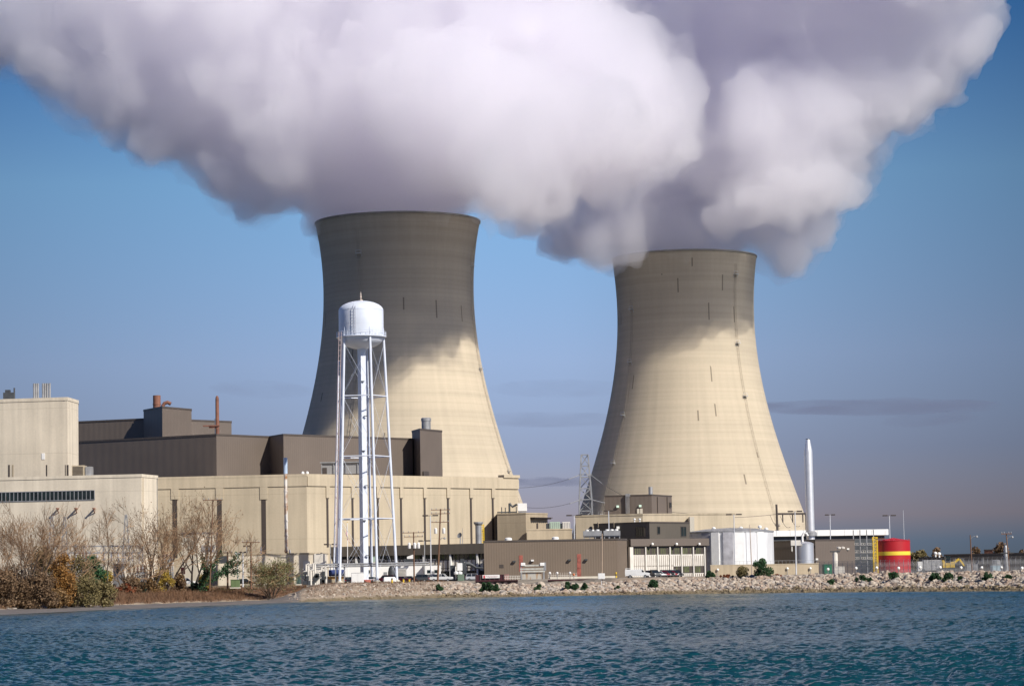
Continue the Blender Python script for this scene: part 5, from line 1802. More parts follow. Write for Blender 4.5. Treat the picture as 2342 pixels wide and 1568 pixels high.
line('power_line', W(*C3(1108, 582), 858), W(*C4(845, 745), 860), 3, 'lower line running right from the lattice tower across the far cooling tower')
q0, q1 = W(*C4(855, 950), 850), W(*C4(848, 662), 850)
t = thing('line_gantry', 'dark line gantry with one tall post left of the silver stack', 'gantry', (q0.x, 850, 3.4))
MB().tube([(q0.x + .3, 850, 3.4), (q1.x, 850, q1.z)], [.5, .34], 8).build('post', DARKW, t)
a, b = W(*C4(855, 742), 850), W(*C4(1098, 740), 850)
MB().bar(a, b, .6).build('beam', DARKW, t)
MB().tube([(b.x, 850, 3.4), b], [.5, .4], 8).build('post', DARKW, t)
for x in (900, 983, 1068):
    p = W(*C4(x, 745), 850)
    MB().tube([p, p - Vector((0, 0, 2.6))], .2, 6).build('insulator', DARKW, t)
for x, y in ((795, 750), (880, 760), (960, 752)):
    line('power_line', W(*C4(x, y), 850), W(*C4(x + 85, y + 90), 846), 1.5, {795: 'jumper cable left of the dark line gantry post', 880: 'jumper cable under the gantry beam near its post', 960: 'jumper cable under the middle of the gantry beam'}[x], ins=False)
# switchyard masts behind the bare trees
for x, yt, yb, l in ((650, 350, 740, 'grey A frame mast behind the leftmost bare trees'), (810, 362, 745, 'grey A frame mast behind the orange tree'), (1580, 335, 800, 'grey A frame mast left of the concrete block corner')):
    a, b = W(*ZCx(x, yt), 585), W(*ZCx(x, yb), 585)
    t = thing('switchyard_mast', l, 'mast', (b.x, 585, 3.4), 'switchyard masts')
    for s_ in (-1, 1):
        MB().bar((b.x + s_ * 1.25, 585, 3.4), (a.x + s_ * .15, 585, a.z), .22).build('leg', GREYM, t)
    mb = MB()
    for k in range(10):
        f0, f1 = k / 10, (k + 1) / 10
        X = lambda f, s_: b.x + (a.x - b.x) * f + s_ * (1.25 + (.15 - 1.25) * f)
        Z = lambda f: 3.4 + (a.z - 3.4) * f
        mb.bar((X(f0, (-1) ** k), 585, Z(f0)), (X(f1, -(-1) ** k), 585, Z(f1)), .12)
    mb.build('bracing', GREYM, t)
a, b = W(*ZCx(560, 735), 588), W(*ZCx(1790, 730), 588)
t = thing('switchyard_gantry', 'long grey switchyard truss behind the bare trees at left', 'gantry', (a.x, 588, 3.4))
mb = MB()
for z in (0, -1.5): mb.bar(a + Vector((0, 0, z)), b + Vector((0, 0, z)), .3)
for k in range(22):
    p, q = a.lerp(b, k / 22), a.lerp(b, (k + 1) / 22)
    mb.bar(p, q - Vector((0, 0, 1.5)), .14) if k % 2 else mb.bar(p - Vector((0, 0, 1.5)), q, .14)
mb.build('truss', GREYM, t)
for k in range(6):
    p = a.lerp(b, k / 5)
    MB().bar((p.x, 588, 3.4), p, .3).build('post', GREYM, t)
mb = MB()
for k in range(14):
    p = a.lerp(b, (k + .5) / 14)
    mb.tube([p - Vector((0, 0, 1.5)), p - Vector((0, 0, 3.4 + (k % 3) * .5))], .16, 6)
mb.build('insulators', plain('insulator_grey', (.45, .44, .46), .4), t)
def transformer(px0, px1, y0, y1, Y, label):
    a, b = W(px0, y1, Y), W(px1, y0, Y)
    t = thing('transformer', label, 'transformer', ((a.x + b.x) / 2, Y, 3.3), 'switchyard transformers')
    w, h = b.x - a.x, b.z - 3.3
    cx = (a.x + b.x) / 2
    MB().box((cx, Y + 1.3, 3.3 + h * .36), (w * .7, 2.2, h * .7)).build('tank', GREYM, t, bevel=.05)
    mb = MB()
    for k in range(9): mb.box((cx - w * .45 + w * .9 * k / 8, Y + .1, 3.3 + h * .36), (.12, .9, h * .6))
    mb.build('radiator', OFFWH, t)
    for k in range(3):
        MB().lathe([(.22, 0), (.3, .3), (.16, .5), (.3, .8), (.16, 1.1), (.24, 1.4), (.05, 1.7)], (cx - w * .22 + w * .22 * k, Y + 1.3, 3.3 + h * .7), 10).build('bushing', plain('bushing_brown', (.15, .09, .08), .3), t)
transformer(*[C1(x, 0)[0] for x in (830, 930)], C1(0, 1195)[1], C1(0, 1300)[1], 562, 'grey finned transformer behind the bare trees left of the white truck')
transformer(*[C1(x, 0)[0] for x in (470, 560)], C1(0, 1075)[1], C1(0, 1200)[1], 566, 'grey transformer behind the green leaved tree')
transformer(*[C1(x, 0)[0] for x in (1000, 1090)], C1(0, 1075)[1], C1(0, 1200)[1], 574, 'grey transformer behind the bare trees at the concrete block corner')
ch_ = Bld('control_hut', 'small pale hut with a dark window behind the bare trees', [(258, 578), (283, 576), (286, 582)], (283, 1288, 576), 5, CONC_W, cop=GREYM, ch=.25, cat='hut')
std_win(None, ch_.F[0], ch_.F[1], ZCx(1462, 955), ZCx(1512, 1065), 1, GLASS, TRIMB, ch_.root)
ch2 = Bld('relay_house', 'cream block behind the bare trees left of the weathered concrete building', [(415, 656), (452, 655), (497, 662)], (452, 1216, 655), 6, CONC_W, cop=GREYM, ch=.4)
ch2.part('louvre', GREYM, 1, (459, 1246), (490, 1262), .1)
ch2.part('door', MAROON, 0, C1(1135, 1205), C1(1162, 1245), .08)

# ------------------------------------------------------------ yard clutter near the water tower
cabinet(*[ZB(x, 0)[0] for x in (615, 731)], ZB(0, 1302)[1], ZB(0, 1416)[1], 600, 'equipment_cabinet', 'white steel cabinet at the foot of the water tower riser', WHITE, 2.2)
cabinet(*[ZB(x, 0)[0] for x in (84, 124)], ZB(0, 1330)[1], ZB(0, 1435)[1], 590, 'electrical_cabinet', 'dark green cabinet right of the lone willow shrub', plain('dark_green', (.05, .09, .08), .6), 1.5)
cabinet(*[ZD(x, 0)[0] for x in (1012, 1118)], ZD(0, 1155)[1], ZD(0, 1268)[1], 557, 'electrical_cabinet', 'olive green cabinet between the wooden poles at left', GREENB, 1.8, z0=3.0)
cabinet(*[ZB(x, 0)[0] for x in (806, 868)], ZB(0, 1148)[1], ZB(0, 1205)[1], 679, 'chiller_unit', 'pale green unit above the trailer right of the tower riser', TEALB, 1.5, 'roof unit', z0=W(*ZB(806, 1205), 679).z)
def pipe_rack(px0, px1, Y, label, seed):
    rnd = random.Random(seed)
    a, b = WZ(px0, 3.4, Y), WZ(px1, 3.4, Y)
    t = thing('valve_rack', label, 'pipework', ((a.x + b.x) / 2, Y, 3.4), 'pipework left of the water tower')
    mb = MB()
    n = 4
    for k in range(n):
        x = a.x + (b.x - a.x) * k / (n - 1)
        h = rnd.uniform(2.6, 4.8)
        mb.tube([(x, Y, 3.3), (x, Y, 3.4 + h), (x + .7, Y, 3.6 + h)], .26, 8)
    mb.build('riser_pipe', OFFWH, t)
    mb = MB()
    for z in (1.2, 2.3, 3.5): mb.tube([(a.x - .3, Y + .3, 3.4 + z), (b.x + .3, Y + .3, 3.4 + z)], .15, 6)
    mb.build('header_pipe', GREYM, t)
    mb = MB()
    for k in range(5):
        mb.box((rnd.uniform(a.x, b.x), Y - .3, 3.4 + rnd.uniform(.4, 2.8)), (rnd.uniform(.4, 1.0), .6, rnd.uniform(.5, 1.1)))
    mb.build('valve', DKGREY, t)
pipe_rack(*[ZB(x, 0)[0] for x in (160, 225)], 598, 'pipes and valves in front of the white annex left of the water tower', 1)
pipe_rack(*[ZB(x, 0)[0] for x in (250, 300)], 600, 'pipes and valves midway between the annex and the tower legs', 2)
pipe_rack(*[ZB(x, 0)[0] for x in (310, 370)], 602, 'pipes and valves just left of the water tower legs', 3)
a, b = W(*ZB(378, 1300), 622), W(*ZB(548, 1236), 622)
t = thing('pipe_bridge', 'pipe bridge over a blue tank behind the water tower legs', 'pipe bridge', (a.x, 622, 3.4))
for z in (b.z, b.z - .5): MB().tube([(a.x - 4, 622, z + .4), (b.x + 20, 622, z + .4)], .2, 8).build('pipe', GREYM, t)
for x in (a.x, (a.x + b.x) / 2, b.x): MB().box((x, 622.3, (3.4 + b.z) / 2), (.3, .3, b.z - 3.4 + .5)).build('post', GREYM, t)
t = thing('skid_tank', 'blue tank with an orange base below the pipe bridge', 'tank', ((a.x + b.x) / 2, 625, 3.4))
MB().tube([(a.x + .3, 625, b.z - 1.6), (b.x - .3, 625, b.z - 1.6)], .75, 14).build('vessel', plain('deep_blue', (.03, .05, .16), .5), t, smooth=True)
MB().box(((a.x + b.x) / 2, 625, b.z - 2.9), (b.x - a.x, 1.4, 1.0)).build('base', plain('orange_base', (.55, .28, .06), .6), t)
MB().box(((a.x + b.x) / 2, 625, 3.9), (b.x - a.x, 1.6, 1.3)).build('plinth', CONC_O, t)
q = W(*ZB(985, 1378), 600)
t = thing('propane_tank', 'small white horizontal tank by the right tower leg', 'tank', (q.x, 600, 3.4))
MB().tube([(q.x - 1.5, 600, q.z), (q.x - 1.2, 600, q.z), (q.x + 1.2, 600, q.z), (q.x + 1.5, 600, q.z)], [.4, .85, .85, .4], 14).build('vessel', WHITE, t, smooth=True)
MB().box((q.x - .8, 600, 3.6), (.3, 1.2, .8)).box((q.x + .8, 600, 3.6), (.3, 1.2, .8)).build('saddle', DKGREY, t)
a, b = W(*ZB(1048, 1318), 655), W(*ZB(1145, 1252), 655)
t = thing('louvre_screen', 'pale grey louvred screen before the long white trailer', 'screen', ((a.x + b.x) / 2, 655, 3.4))
MB().box(((a.x + b.x) / 2, 655.3, (3.4 + b.z) / 2), (b.x - a.x, .5, b.z - 3.4)).build('panel', GREYM, t)
mb = MB()
for k in range(10): mb.box(((a.x + b.x) / 2, 655, 3.8 + (b.z - 4) * k / 10), (b.x - a.x - .2, .16, .14))
mb.build('slats', OFFWH, t)
q = W(*ZB(1008, 1330), 652)
o = MB().lathe([(1.0, 0), (1.0, 2.6), (.8, 3.6), (.35, 4.3), (0, 4.5)], (q.x, 652, 3.4), 18).build('dome_tank', DKGREY, smooth=True); tag(o, 'dark domed vessel beside the louvred screen', 'tank')
def bollard(px, py0, py1, Y, label):
    a, b = W(px, py1, Y), W(px, py0, Y)
    t = thing('bollard', label, 'bollard', (a.x, Y, 3.3), 'yellow bollards')
    MB().tube([(a.x, Y, 3.2), (a.x, Y, b.z - .1), (a.x, Y, b.z)], [.2, .2, .1], 10).build('post', YELLOW, t, smooth=True)
    MB().lathe([(.22, .9), (.215, .95), (.215, 1.15), (.22, 1.2)], (a.x, Y, 3.3), 10, cap=False).build('band', DKGREY, t)
bollard(*ZE(54, 1018), ZE(0, 1095)[1], 597, 'yellow bollard farther from the transformer pole')
bollard(*ZE(146, 1022), ZE(0, 1095)[1], 597, 'yellow bollard nearer to the transformer pole')
bollard(*ZH(831, 1215), ZH(0, 1300)[1], 640, 'tall yellow bollard at the right corner of the brown shed')
bollard(*ZB(1008, 1362), ZB(0, 1405)[1], 592, 'yellow bollard before the small white tank')

# ------------------------------------------------------------ intake works in the middle of the shore
def intake():
    Y = 640
    a, b = W(*ZE(1898, 1060), Y), W(*ZE(2245, 820), Y)
    t = thing('trash_rake', 'rusty grey intake rake frame with railings before the brown shed', 'intake rake', ((a.x + b.x) / 2, Y, 3.2))
    w, cx = b.x - a.x, (a.x + b.x) / 2
    for x in (a.x, b.x):
        for y in (Y, Y + 2.5):
            MB().box((x, y, (2.5 + b.z) / 2), (.35, .35, b.z - 2.5)).build('post', GREYM, t)
    for py in (826, 880, 918):
        z = W(*ZE(1900, py), Y).z
        MB().bar((a.x - .3, Y, z), (b.x + .3, Y, z), .38).build('beam', plain('rail_galv', (.48, .47, .42), .6, .2, var=.25, scale=1.2), t)
    for px in (1920, 2218):
        q = W(*ZE(px, 806), Y)
        MB().box(q, (1.1, 1.0, .8)).build('motor', WHITE, t, bevel=.1)
    p0, p1 = W(*ZE(1910, 1048), Y), W(*ZE(2212, 935), Y)
    rm, nt, bb = mat_new('rust_streaked_panel')
    tc = nd(nt, 'ShaderNodeTexCoord'); mp = nd(nt, 'ShaderNodeMapping'); no = nd(nt, 'ShaderNodeTexNoise'); rp = nd(nt, 'ShaderNodeValToRGB')
    mp.inputs['Scale'].default_value = (1, 1, .15); no.inputs['Scale'].default_value = 1.6; no.inputs['Detail'].default_value = 4
    nt.links.new(tc.outputs['Object'], mp.inputs[0]); nt.links.new(mp.outputs[0], no.inputs[0]); nt.links.new(no.outputs['Fac'], rp.inputs[0]); nt.links.new(rp.outputs[0], bb.inputs['Base Color'])
    rp.color_ramp.elements[0].position, rp.color_ramp.elements[0].color = .5, (.44, .42, .37, 1)
    rp.color_ramp.elements[1].position, rp.color_ramp.elements[1].color = .68, (.34, .19, .08, 1)
    MB().box(((p0.x + p1.x) / 2, Y + .5, (p0.z + p1.z) / 2), (p1.x - p0.x, .6, p1.z - p0.z)).build('panel', rm, t)
    q0 = W(*ZE(2266, 900), Y); q1 = W(*ZE(2266, 775), Y)
    MB().box((q0.x, Y, (q0.z + q1.z) / 2), (.5, .5, q1.z - q0.z)).build('end_post', GREYM, t)
    MB().box(((p0.x + p1.x) / 2, Y + 1.5, p1.z - .3), (p1.x - p0.x - .4, 1.2, .5)).build('screen_roller', DKGREY, t)
    # concrete pit with two piers
    t = thing('intake_pit', 'concrete intake pit with two square piers below the rake', 'intake', (cx, 632, 1))
    for px in (1885, 2282):
        a_, b_ = W(*ZE(px - 42, 1140), 624), W(*ZE(px + 42, 1055), 624)
        MB().box(((a_.x + b_.x) / 2, 626, (1.0 + b_.z) / 2), (b_.x - a_.x, 3, b_.z - 1)).build('pier', CONC_O, t)
    a_, b_ = W(*ZE(1925, 1140), 628), W(*ZE(2240, 1052), 628)
    MB().box(((a_.x + b_.x) / 2, 629, (1 + b_.z) / 2), (b_.x - a_.x, 2, b_.z - 1)).build('wall', plain('pit_wall_dark', (.12, .12, .095), .9, var=.35, scale=1.0), t)  # pit wall in a darker, greener tone than its piers
    # sheet piles
    for px0, px1, py0, py1, l in ((1185, 1842, 1062, 1140, 'rusty sheet pile wall left of the intake pit'), (2310, 2970, 1050, 1140, 'rusty sheet pile wall right of the intake pit')):
        a_, b_ = W(*ZE(px0, py1), 612), W(*ZE(px1, py0), 612)
        t = thing('sheet_pile', l, 'pile wall', ((a_.x + b_.x) / 2, 612, 1))
        mb = MB()
        n = int((b_.x - a_.x) / .8)
        for k in range(n):
            x = a_.x + (b_.x - a_.x) * (k + .5) / n
            mb.box((x, 612 + (.3 if k % 2 else 0), (.8 + b_.z) / 2), ((b_.x - a_.x) / n, .14, b_.z - .8))
        mb.build('piles', PILE, t)
        MB().box(((a_.x + b_.x) / 2, 612.1, b_.z + .12), (b_.x - a_.x, .9, .24)).build('cap_beam', MAROON, t)
    # maroon barge wall with white board
    a_, b_ = W(*ZE(1182, 1058), 618), W(*ZE(1622, 962), 618)
    t = thing('hoarding', 'dark maroon hoarding in front of the brown shed', 'hoarding', ((a_.x + b_.x) / 2, 618, 2.5))
    MB().box(((a_.x + b_.x) / 2, 618.4, (2.2 + b_.z) / 2), (b_.x - a_.x, .5, b_.z - 2.2)).build('panel', MAROON, t)
    for k in range(7): MB().box((a_.x + (b_.x - a_.x) * k / 6, 618.05, (2.2 + b_.z) / 2), (.22, .22, b_.z - 2.2)).build('post', PILE, t)
    c0, c1 = W(*ZE(1290, 1022), 617.8), W(*ZE(1556, 966), 617.8)
    t = thing('notice_board', 'long white notice board with a red emblem on the maroon hoarding', 'sign', ((c0.x + c1.x) / 2, 617.8, c0.z))
    w, h = c1.x - c0.x, c1.z - c0.z
    MB().box(((c0.x + c1.x) / 2, 617.85, (c0.z + c1.z) / 2), (w, .12, h)).build('board', WHITE, t)
    e = MB()
    ex, ez = c0.x + w * .1, (c0.z + c1.z) / 2 - h * .05
    e.prism([(ex - .2, 617.74), (ex + .2, 617.74), (ex + .2, 617.8), (ex - .2, 617.8)], ez - .3, ez + .3)
    e.build('emblem', plain('emblem_red', (.6, .06, .07), .6), t)
    mb = MB()
    for r_, (u0, u1) in enumerate(((.2, .93), (.3, .8))):
        x = c0.x + w * u0
        rr = random.Random(r_)
        while x < c0.x + w * u1:
            l = rr.uniform(.15, .35)
            mb.box((x + l / 2, 617.77, c0.z + h * (.62 - .3 * r_)), (l, .04, h * .13))
            x += l + .12
    mb.build('lettering', plain('faded_letters', (.55, .35, .38), .7), t)
    q = W(*ZE(1660, 1000), 622)
    t = thing('gate_panel', 'pink weathered panel with white railings beside the hoarding', 'gate', (q.x, 622, 2.5))
    a_, b_ = W(*ZE(1630, 1130), 622), W(*ZE(1702, 958), 622)
    MB().box(((a_.x + b_.x) / 2, 622, (2 + b_.z) / 2), (b_.x - a_.x, .2, b_.z - 2)).build('panel', plain('pink_panel', (.32, .16, .14), .8, var=.3), t)
    mb = MB()
    for px in np.arange(1625, 1885, 26):
        p = W(*ZE(px, 1050), 621)
        mb.bar((p.x, 621, 2.6), (p.x, 621, p.z + 1.0), .1)
    for dy in (985, 1020): 
        mb.bar(W(*ZE(1625, dy), 621), W(*ZE(1880, dy), 621), .09)
    mb.build('railing', OFFWH, t)
    # low railing and little posts right of the rake
    t = thing('quay_railing', 'low pale quay railing right of the intake rake', 'railing', (W(*C3(880, 1190), 630).x, 630, 3.2))
    mb = MB()
    for x in np.arange(770, 1000, 14):
        p = W(*C3(x, 1200), 630)
        mb.bar((p.x, 630, 3.0), (p.x, 630, p.z + 1.4), .06)
    mb.build('posts', OFFWH, t)
    mb = MB()
    for y in (1178, 1190): mb.bar(W(*C3(768, y), 630), W(*C3(998, y), 630), .09)
    mb.build('rails', OFFWH, t)
    for x, y, m_, nm, l in ((970, 1170, plain('orange_paint', (.55, .17, .06), .6), 'life_ring_post', 'orange ring on a post at the quay railing'), (840, 1158, WHITE, 'lamp_box', 'small white box lamp on a post right of the rake'), (940, 1157, WHITE, 'lamp_box', 'small white box lamp near the tall pink door panel'), (782, 1158, WHITE, 'lamp_box', 'small white box lamp touching the end of the rake frame')):
        p = W(*C3(x, y), 628)
        t = thing(nm, l, 'marker', (p.x, 628, 3.2))
        MB().tube([(p.x, 628, 3.0), (p.x, 628, p.z)], .08, 6).build('post', GREYM, t)
        MB().lathe([(.2, -.28), (.27, -.08), (.27, .14), (.12, .28)], p, 12).build('head', m_, t)
    # tall dark/white machine by the office
    p0 = W(*ZE(820, 1075), 636)
    t = thing('drilling_machine', 'dark and white drilling machine with a hose boom left of the brown shed', 'machine', (p0.x, 636, 3.3))
    def bx(x0, x1, y0, y1, Y, d, m, n):
        a, b = W(*ZE(x0, y1), Y), W(*ZE(x1, y0), Y)
        MB().box(((a.x + b.x) / 2, Y + d / 2, (a.z + b.z) / 2), (b.x - a.x, d, b.z - a.z)).build(n, m, t, bevel=.06)
    bx(785, 860, 820, 1050, 637, 2, DKGREY, 'engine_housing')
    bx(892, 972, 785, 905, 635, 1.6, WHITE, 'control_box')
    bx(862, 880, 840, 1040, 635, .8, OFFWH, 'side_panel')
    bx(972, 1035, 780, 960, 636, 1.8, DKGREY, 'mast_box')
    bx(900, 1000, 960, 1065, 634, 2, plain('machine_green', (.13, .18, .13), .6), 'base_frame')
    bx(940, 1000, 720, 790, 636.5, 1.2, DKGREY, 'mast_head')
    for px in (880, 935): 
        p = W(*ZE(px, 945), 634.5)
        MB().lathe([(.1, -.5), (.6, -.2), (.6, .3), (.1, .5)], p, 10).build('valve', WHITE, t)
    pts = [W(*ZE(x, y), 637) for x, y in ((1010, 790), (1100, 805), (1150, 830), (1190, 858), (1300, 862))]
    MB().tube(pts, [.5, .45, .25, .25, .25], 10).build('hose_boom', DKGREY, t, smooth=True)
    MB().box((p0.x + 2, 638, 3.7), (9, 3, .5)).build('skid', DKGREY, t)
intake()

# ------------------------------------------------------------ vehicles
TYRE = plain('tyre', (.02, .02, .02), .85)
HUB = plain('wheel_hub', (.4, .4, .4), .4, .6)
CARGLASS = plain('car_glass', (.015, .02, .025), .07)
HEADL = plain('headlight_glass', (.75, .75, .72), .15)
TAILL = plain('tail_light', (.4, .02, .02), .25)
def car_mesh(prof, width, roof_in):
    """body side profile [(x, z)...] turned into a tapered hull"""
    mb = MB()
    n = len(prof)
    for s_ in (-1, 1):
        for x, z in prof:
            w = width / 2 * (1 - roof_in * max(0, z - .95))
            mb.v.append((x, s_ * w, z))
    mb.f.append(tuple(range(n)))
    mb.f.append(tuple(n + i for i in reversed(range(n))))
    for i in range(n):
        j = (i + 1) % n
        mb.f.append((i, n + i, n + j, j))
    return mb
def vehicle(kind, col, label, group, loc, rz, rough=.3):
    paint = plain('car_paint_' + label.replace(' ', '_')[:40], col, rough, .1, var=.04)
    nm = {'sedan': 'parked_car', 'suv': 'parked_suv', 'pickup': 'pickup_truck', 'van': 'utility_van'}[kind]
    ct = {'sedan': 'car', 'suv': 'suv', 'pickup': 'pickup truck', 'van': 'van'}[kind]
    t = thing(nm, label, ct, loc, group, world=False)
    t.rotation_euler = (0, 0, rz)
    W_ = 1.78
    if kind == 'sedan':
        body = [(-2.3, .35), (2.3, .35), (2.35, .7), (2.2, .82), (1.1, .95), (-1.5, .98), (-2.3, .95), (-2.38, .6)]
        cab = [(1.05, .94), (.35, 1.40), (-.9, 1.42), (-1.6, .97)]
        L, wb = 2.3, 1.4
    elif kind == 'suv':
        body = [(-2.3, .4), (2.3, .4), (2.35, .85), (2.2, 1.0), (1.1, 1.1), (-2.25, 1.12), (-2.35, .7)]
        cab = [(1.1, 1.09), (.5, 1.72), (-1.9, 1.76), (-2.25, 1.11)]
        L, wb = 2.3, 1.4
    elif kind == 'pickup':
        body = [(-2.7, .5), (2.6, .5), (2.68, .9), (2.5, 1.08), (1.3, 1.16), (-.5, 1.18), (-.5, 1.12), (-2.7, 1.14)]
        cab = [(1.25, 1.15), (.65, 1.78), (-.35, 1.80), (-.5, 1.17)]
        L, wb = 2.6, 1.7
    else:
        body = [(-2.9, .5), (2.7, .5), (2.8, .95), (2.65, 1.15), (1.7, 1.3), (1.0, 2.05), (.7, 2.1), (.7, 2.0), (-2.9, 2.0)]
        cab = None
        L, wb = 2.75, 1.75
        W_ = 2.0
    car_mesh(body, W_, .04 if kind != 'van' else .02).build('body', paint, t, bevel=.05)
    if cab:
        car_mesh(cab, W_ * .97, .30).build('windows', CARGLASS, t)
        xs = sorted(p[0] for p in cab)
        top = max(p[1] for p in cab)
        MB().box(((cab[1][0] + cab[2][0]) / 2, 0, top + .02), (abs(cab[1][0] - cab[2][0]) + .15, W_ * .80, .07)).build('roof', paint, t, bevel=.03)
        for s_ in (-1, 1):
            y0, y1 = s_ * W_ / 2 * .97, s_ * W_ / 2 * .82
            for xb, xt in ((cab[0][0], cab[1][0]), ((cab[1][0] + cab[2][0]) / 2 - .1, (cab[1][0] + cab[2][0]) / 2 - .1), (cab[3][0], cab[2][0])):
                MB().bar((xb, y0, cab[0][1]), (xt, y1, top), .09).build('pillar', paint, t)
        if kind == 'pickup':
            MB().box((-1.6, 0, 1.145), (2.0, W_ * .84, .03)).build('cargo_bed', DKGREY, t)
    else:
        mb = MB()
        for s_ in (-1, 1):
            mb.prism([(1.02, s_ * (W_ / 2) - .02), (1.5, s_ * (W_ / 2) - .02), (1.5, s_ * (W_ / 2) + .02), (1.02, s_ * (W_ / 2) + .02)], 1.35, 1.8, [1.98, 1.5, 1.5, 1.98])
        mb.quad((1.66, -.85, 1.36), (1.66, .85, 1.36), (1.08, .82, 1.98), (1.08, -.82, 1.98))
        mb.build('windows', CARGLASS, t)
        mb = MB()
        for y in (-.85, .85):
            mb.bar((-2.8, y, 2.28), (.6, y, 2.28), .07)
            for x in (-2.7, -1.6, -.5, .5): mb.bar((x, y, 2.0), (x, y, 2.28), .06)
        for x in (-2.7, -1.6, -.5, .5): mb.bar((x, -.85, 2.28), (x, .85, 2.28), .06)
        mb.build('roof_rack', WHITE, t)
        mb = MB()
        for x in (-2.3, -.9): mb.box((x, -W_ / 2 - .012, 1.3), (1.2, .03, .9))
        mb.build('side_locker', paint, t)
    for sx in (-1, 1):
        for sy in (-1, 1):
            y = sy * (W_ / 2 - .12)
            w = MB().tube([(sx * wb, y - .12, .34), (sx * wb, y + .12, .34)], .35 if kind != 'van' else .4, 18).build('wheel', TYRE, t)
            MB().tube([(sx * wb, y + sy * .09, .34), (sx * wb, y + sy * .135, .34)], .2, 12).build('hub', HUB, w)
    zl = body[3][1] - .16
    for sy in (-1, 1):
        MB().box((L + .02, sy * W_ * .36, zl), (.12, .3, .16)).build('headlight', HEADL, t)
        MB().box((-L - .02, sy * W_ * .38, zl + .05), (.12, .22, .2)).build('tail_light', TAILL, t)
    MB().box((L + .02, 0, .5), (.2, W_ * .95, .2)).box((-L - .05, 0, .52), (.2, W_ * .95, .2)).build('bumper', DKGREY if kind != 'van' else WHITE, t)
    return t
def park(kind, px, py, Y, col, label, rz, group):
    c = W(px, py, Y)
    vehicle(kind, col, label, group, (c.x, Y, 3.5), rz)
GL, GR = 'cars parked beside the water tower and office', 'cars parked before the right office'
BLK, GRY, WHT, REDC, MAR, SILV, BLU = (.012, .012, .015), (.06, .065, .07), (.75, .75, .73), (.28, .012, .02), (.07, .008, .015), (.42, .43, .45), (.03, .05, .12)
H = math.radians
park('van', 1458, 1320, 612, WHT, 'white utility van with a roof rack before the right office', H(-4), GR)
for kind, x, Y, col, lab, rz in (('pickup', 1300, 622, GRY, 'dark grey pickup just right of the white utility van', -70), ('sedan', 1355, 630, WHT, 'white car behind the dark grey pickup', -62),
        ('sedan', 1420, 634, REDC, 'bright red car nearest the white utility van', -60), ('suv', 1470, 640, BLK, 'black car between the two red cars', -60),
        ('sedan', 1510, 644, (.36, .02, .03), 'red car with white pickup behind it near the end of the row', -60), ('pickup', 1530, 655, WHT, 'white pickup at the back of the right row', -60), ('suv', 1575, 652, BLK, 'black car at the right end of the row', -60),
        ('suv', 1290, 655, BLU, 'dark blue car partly hidden behind the white utility van', -60)):
    px, py = ZH(x, 1260)
    park(kind, px, py, Y, col, lab, H(rz), GR)
for kind, fx, Y, col, lab, rz in (('suv', ZB(948, 0)[0], 628, MAR, 'dark maroon suv between the two right tower legs', 165), ('sedan', ZE(10, 0)[0], 632, MAR, 'maroon car right of the rightmost tower leg', 160),
        ('sedan', ZE(120, 0)[0], 634, BLK, 'black car left of the transformer pole', 170), ('suv', ZE(300, 0)[0], 634, GRY, 'charcoal suv right of the transformer pole', 175),
        ('sedan', ZE(392, 0)[0], 640, REDC, 'red car between the charcoal suv and the white pickup', 120), ('sedan', ZE(440, 0)[0], 640, SILV, 'silver car beside the red car left of the leaning pole', 115),
        ('suv', ZE(495, 0)[0], 642, BLU, 'dark blue suv behind the leaning utility pole', 110), ('pickup', ZE(650, 0)[0], 626, WHT, 'white pickup truck right of the leaning utility pole', -10),
        ('sedan', ZE(1065, 0)[0], 662, MAR, 'maroon car behind the drilling machine', 15), ('suv', ZE(1160, 0)[0], 660, SILV, 'silver suv beside the left corner of the brown shed', 10),
        ('sedan', ZD(1190, 0)[0], 585, BLK, 'black car behind the olive green cabinet', 10), ('pickup', ZD(440, 0)[0], 575, WHT, 'white truck seen through the bare trees at left', 15),
        ('sedan', ZB(595, 0)[0], 612, BLK, 'black car behind the white cabinet at the tower foot', 90), ('sedan', ZB(815, 0)[0], 632, SILV, 'silver car just right of the tower riser', 80)):
    q = WZ(fx, 3.5, Y)
    vehicle(kind, col, lab, GL, (q.x, Y, 3.5 if Y > 570 else 3.4), H(rz))

# ------------------------------------------------------------ trees and shrubs
BARK = plain('bark_grey_brown', (.125, .09, .065), .95, var=.35, scale=2)
BARK_D = plain('bark_dark', (.05, .04, .033), .95, var=.35, scale=2)
TWIG = plain('twigs', (.33, .205, .11), .9, var=.3, scale=.8)
def leaf_mat(name, col, var=.45):
    m, nt, b = mat_new(name)
    oi = nd(nt, 'ShaderNodeTexCoord')
    no = nd(nt, 'ShaderNodeTexNoise')
    no.inputs['Scale'].default_value = .9
    no.inputs['Detail'].default_value = 5
    nt.links.new(oi.outputs['Object'], no.inputs[0])
    rp = nd(nt, 'ShaderNodeValToRGB')
    rp.color_ramp.elements[0].position, rp.color_ramp.elements[0].color = .32, tuple(c * (1 - var) for c in col) + (1,)
    rp.color_ramp.elements[1].position, rp.color_ramp.elements[1].color = .68, tuple(c * (1 + var) for c in col) + (1,)
    nt.links.new(no.outputs['Fac'], rp.inputs[0])
    nt.links.new(rp.outputs[0], b.inputs['Base Color'])
    b.inputs['Roughness'].default_value = .7
    tr = nd(nt, 'ShaderNodeBsdfTranslucent')
    nt.links.new(rp.outputs[0], tr.inputs[0])
    mx = nd(nt, 'ShaderNodeMixShader')
    mx.inputs[0].default_value = .3
    nt.links.new(b.outputs[0], mx.inputs[1])
    nt.links.new(tr.outputs[0], mx.inputs[2])
    nt.links.new(mx.outputs[0], nt.nodes['Material Output'].inputs[0])
    return m
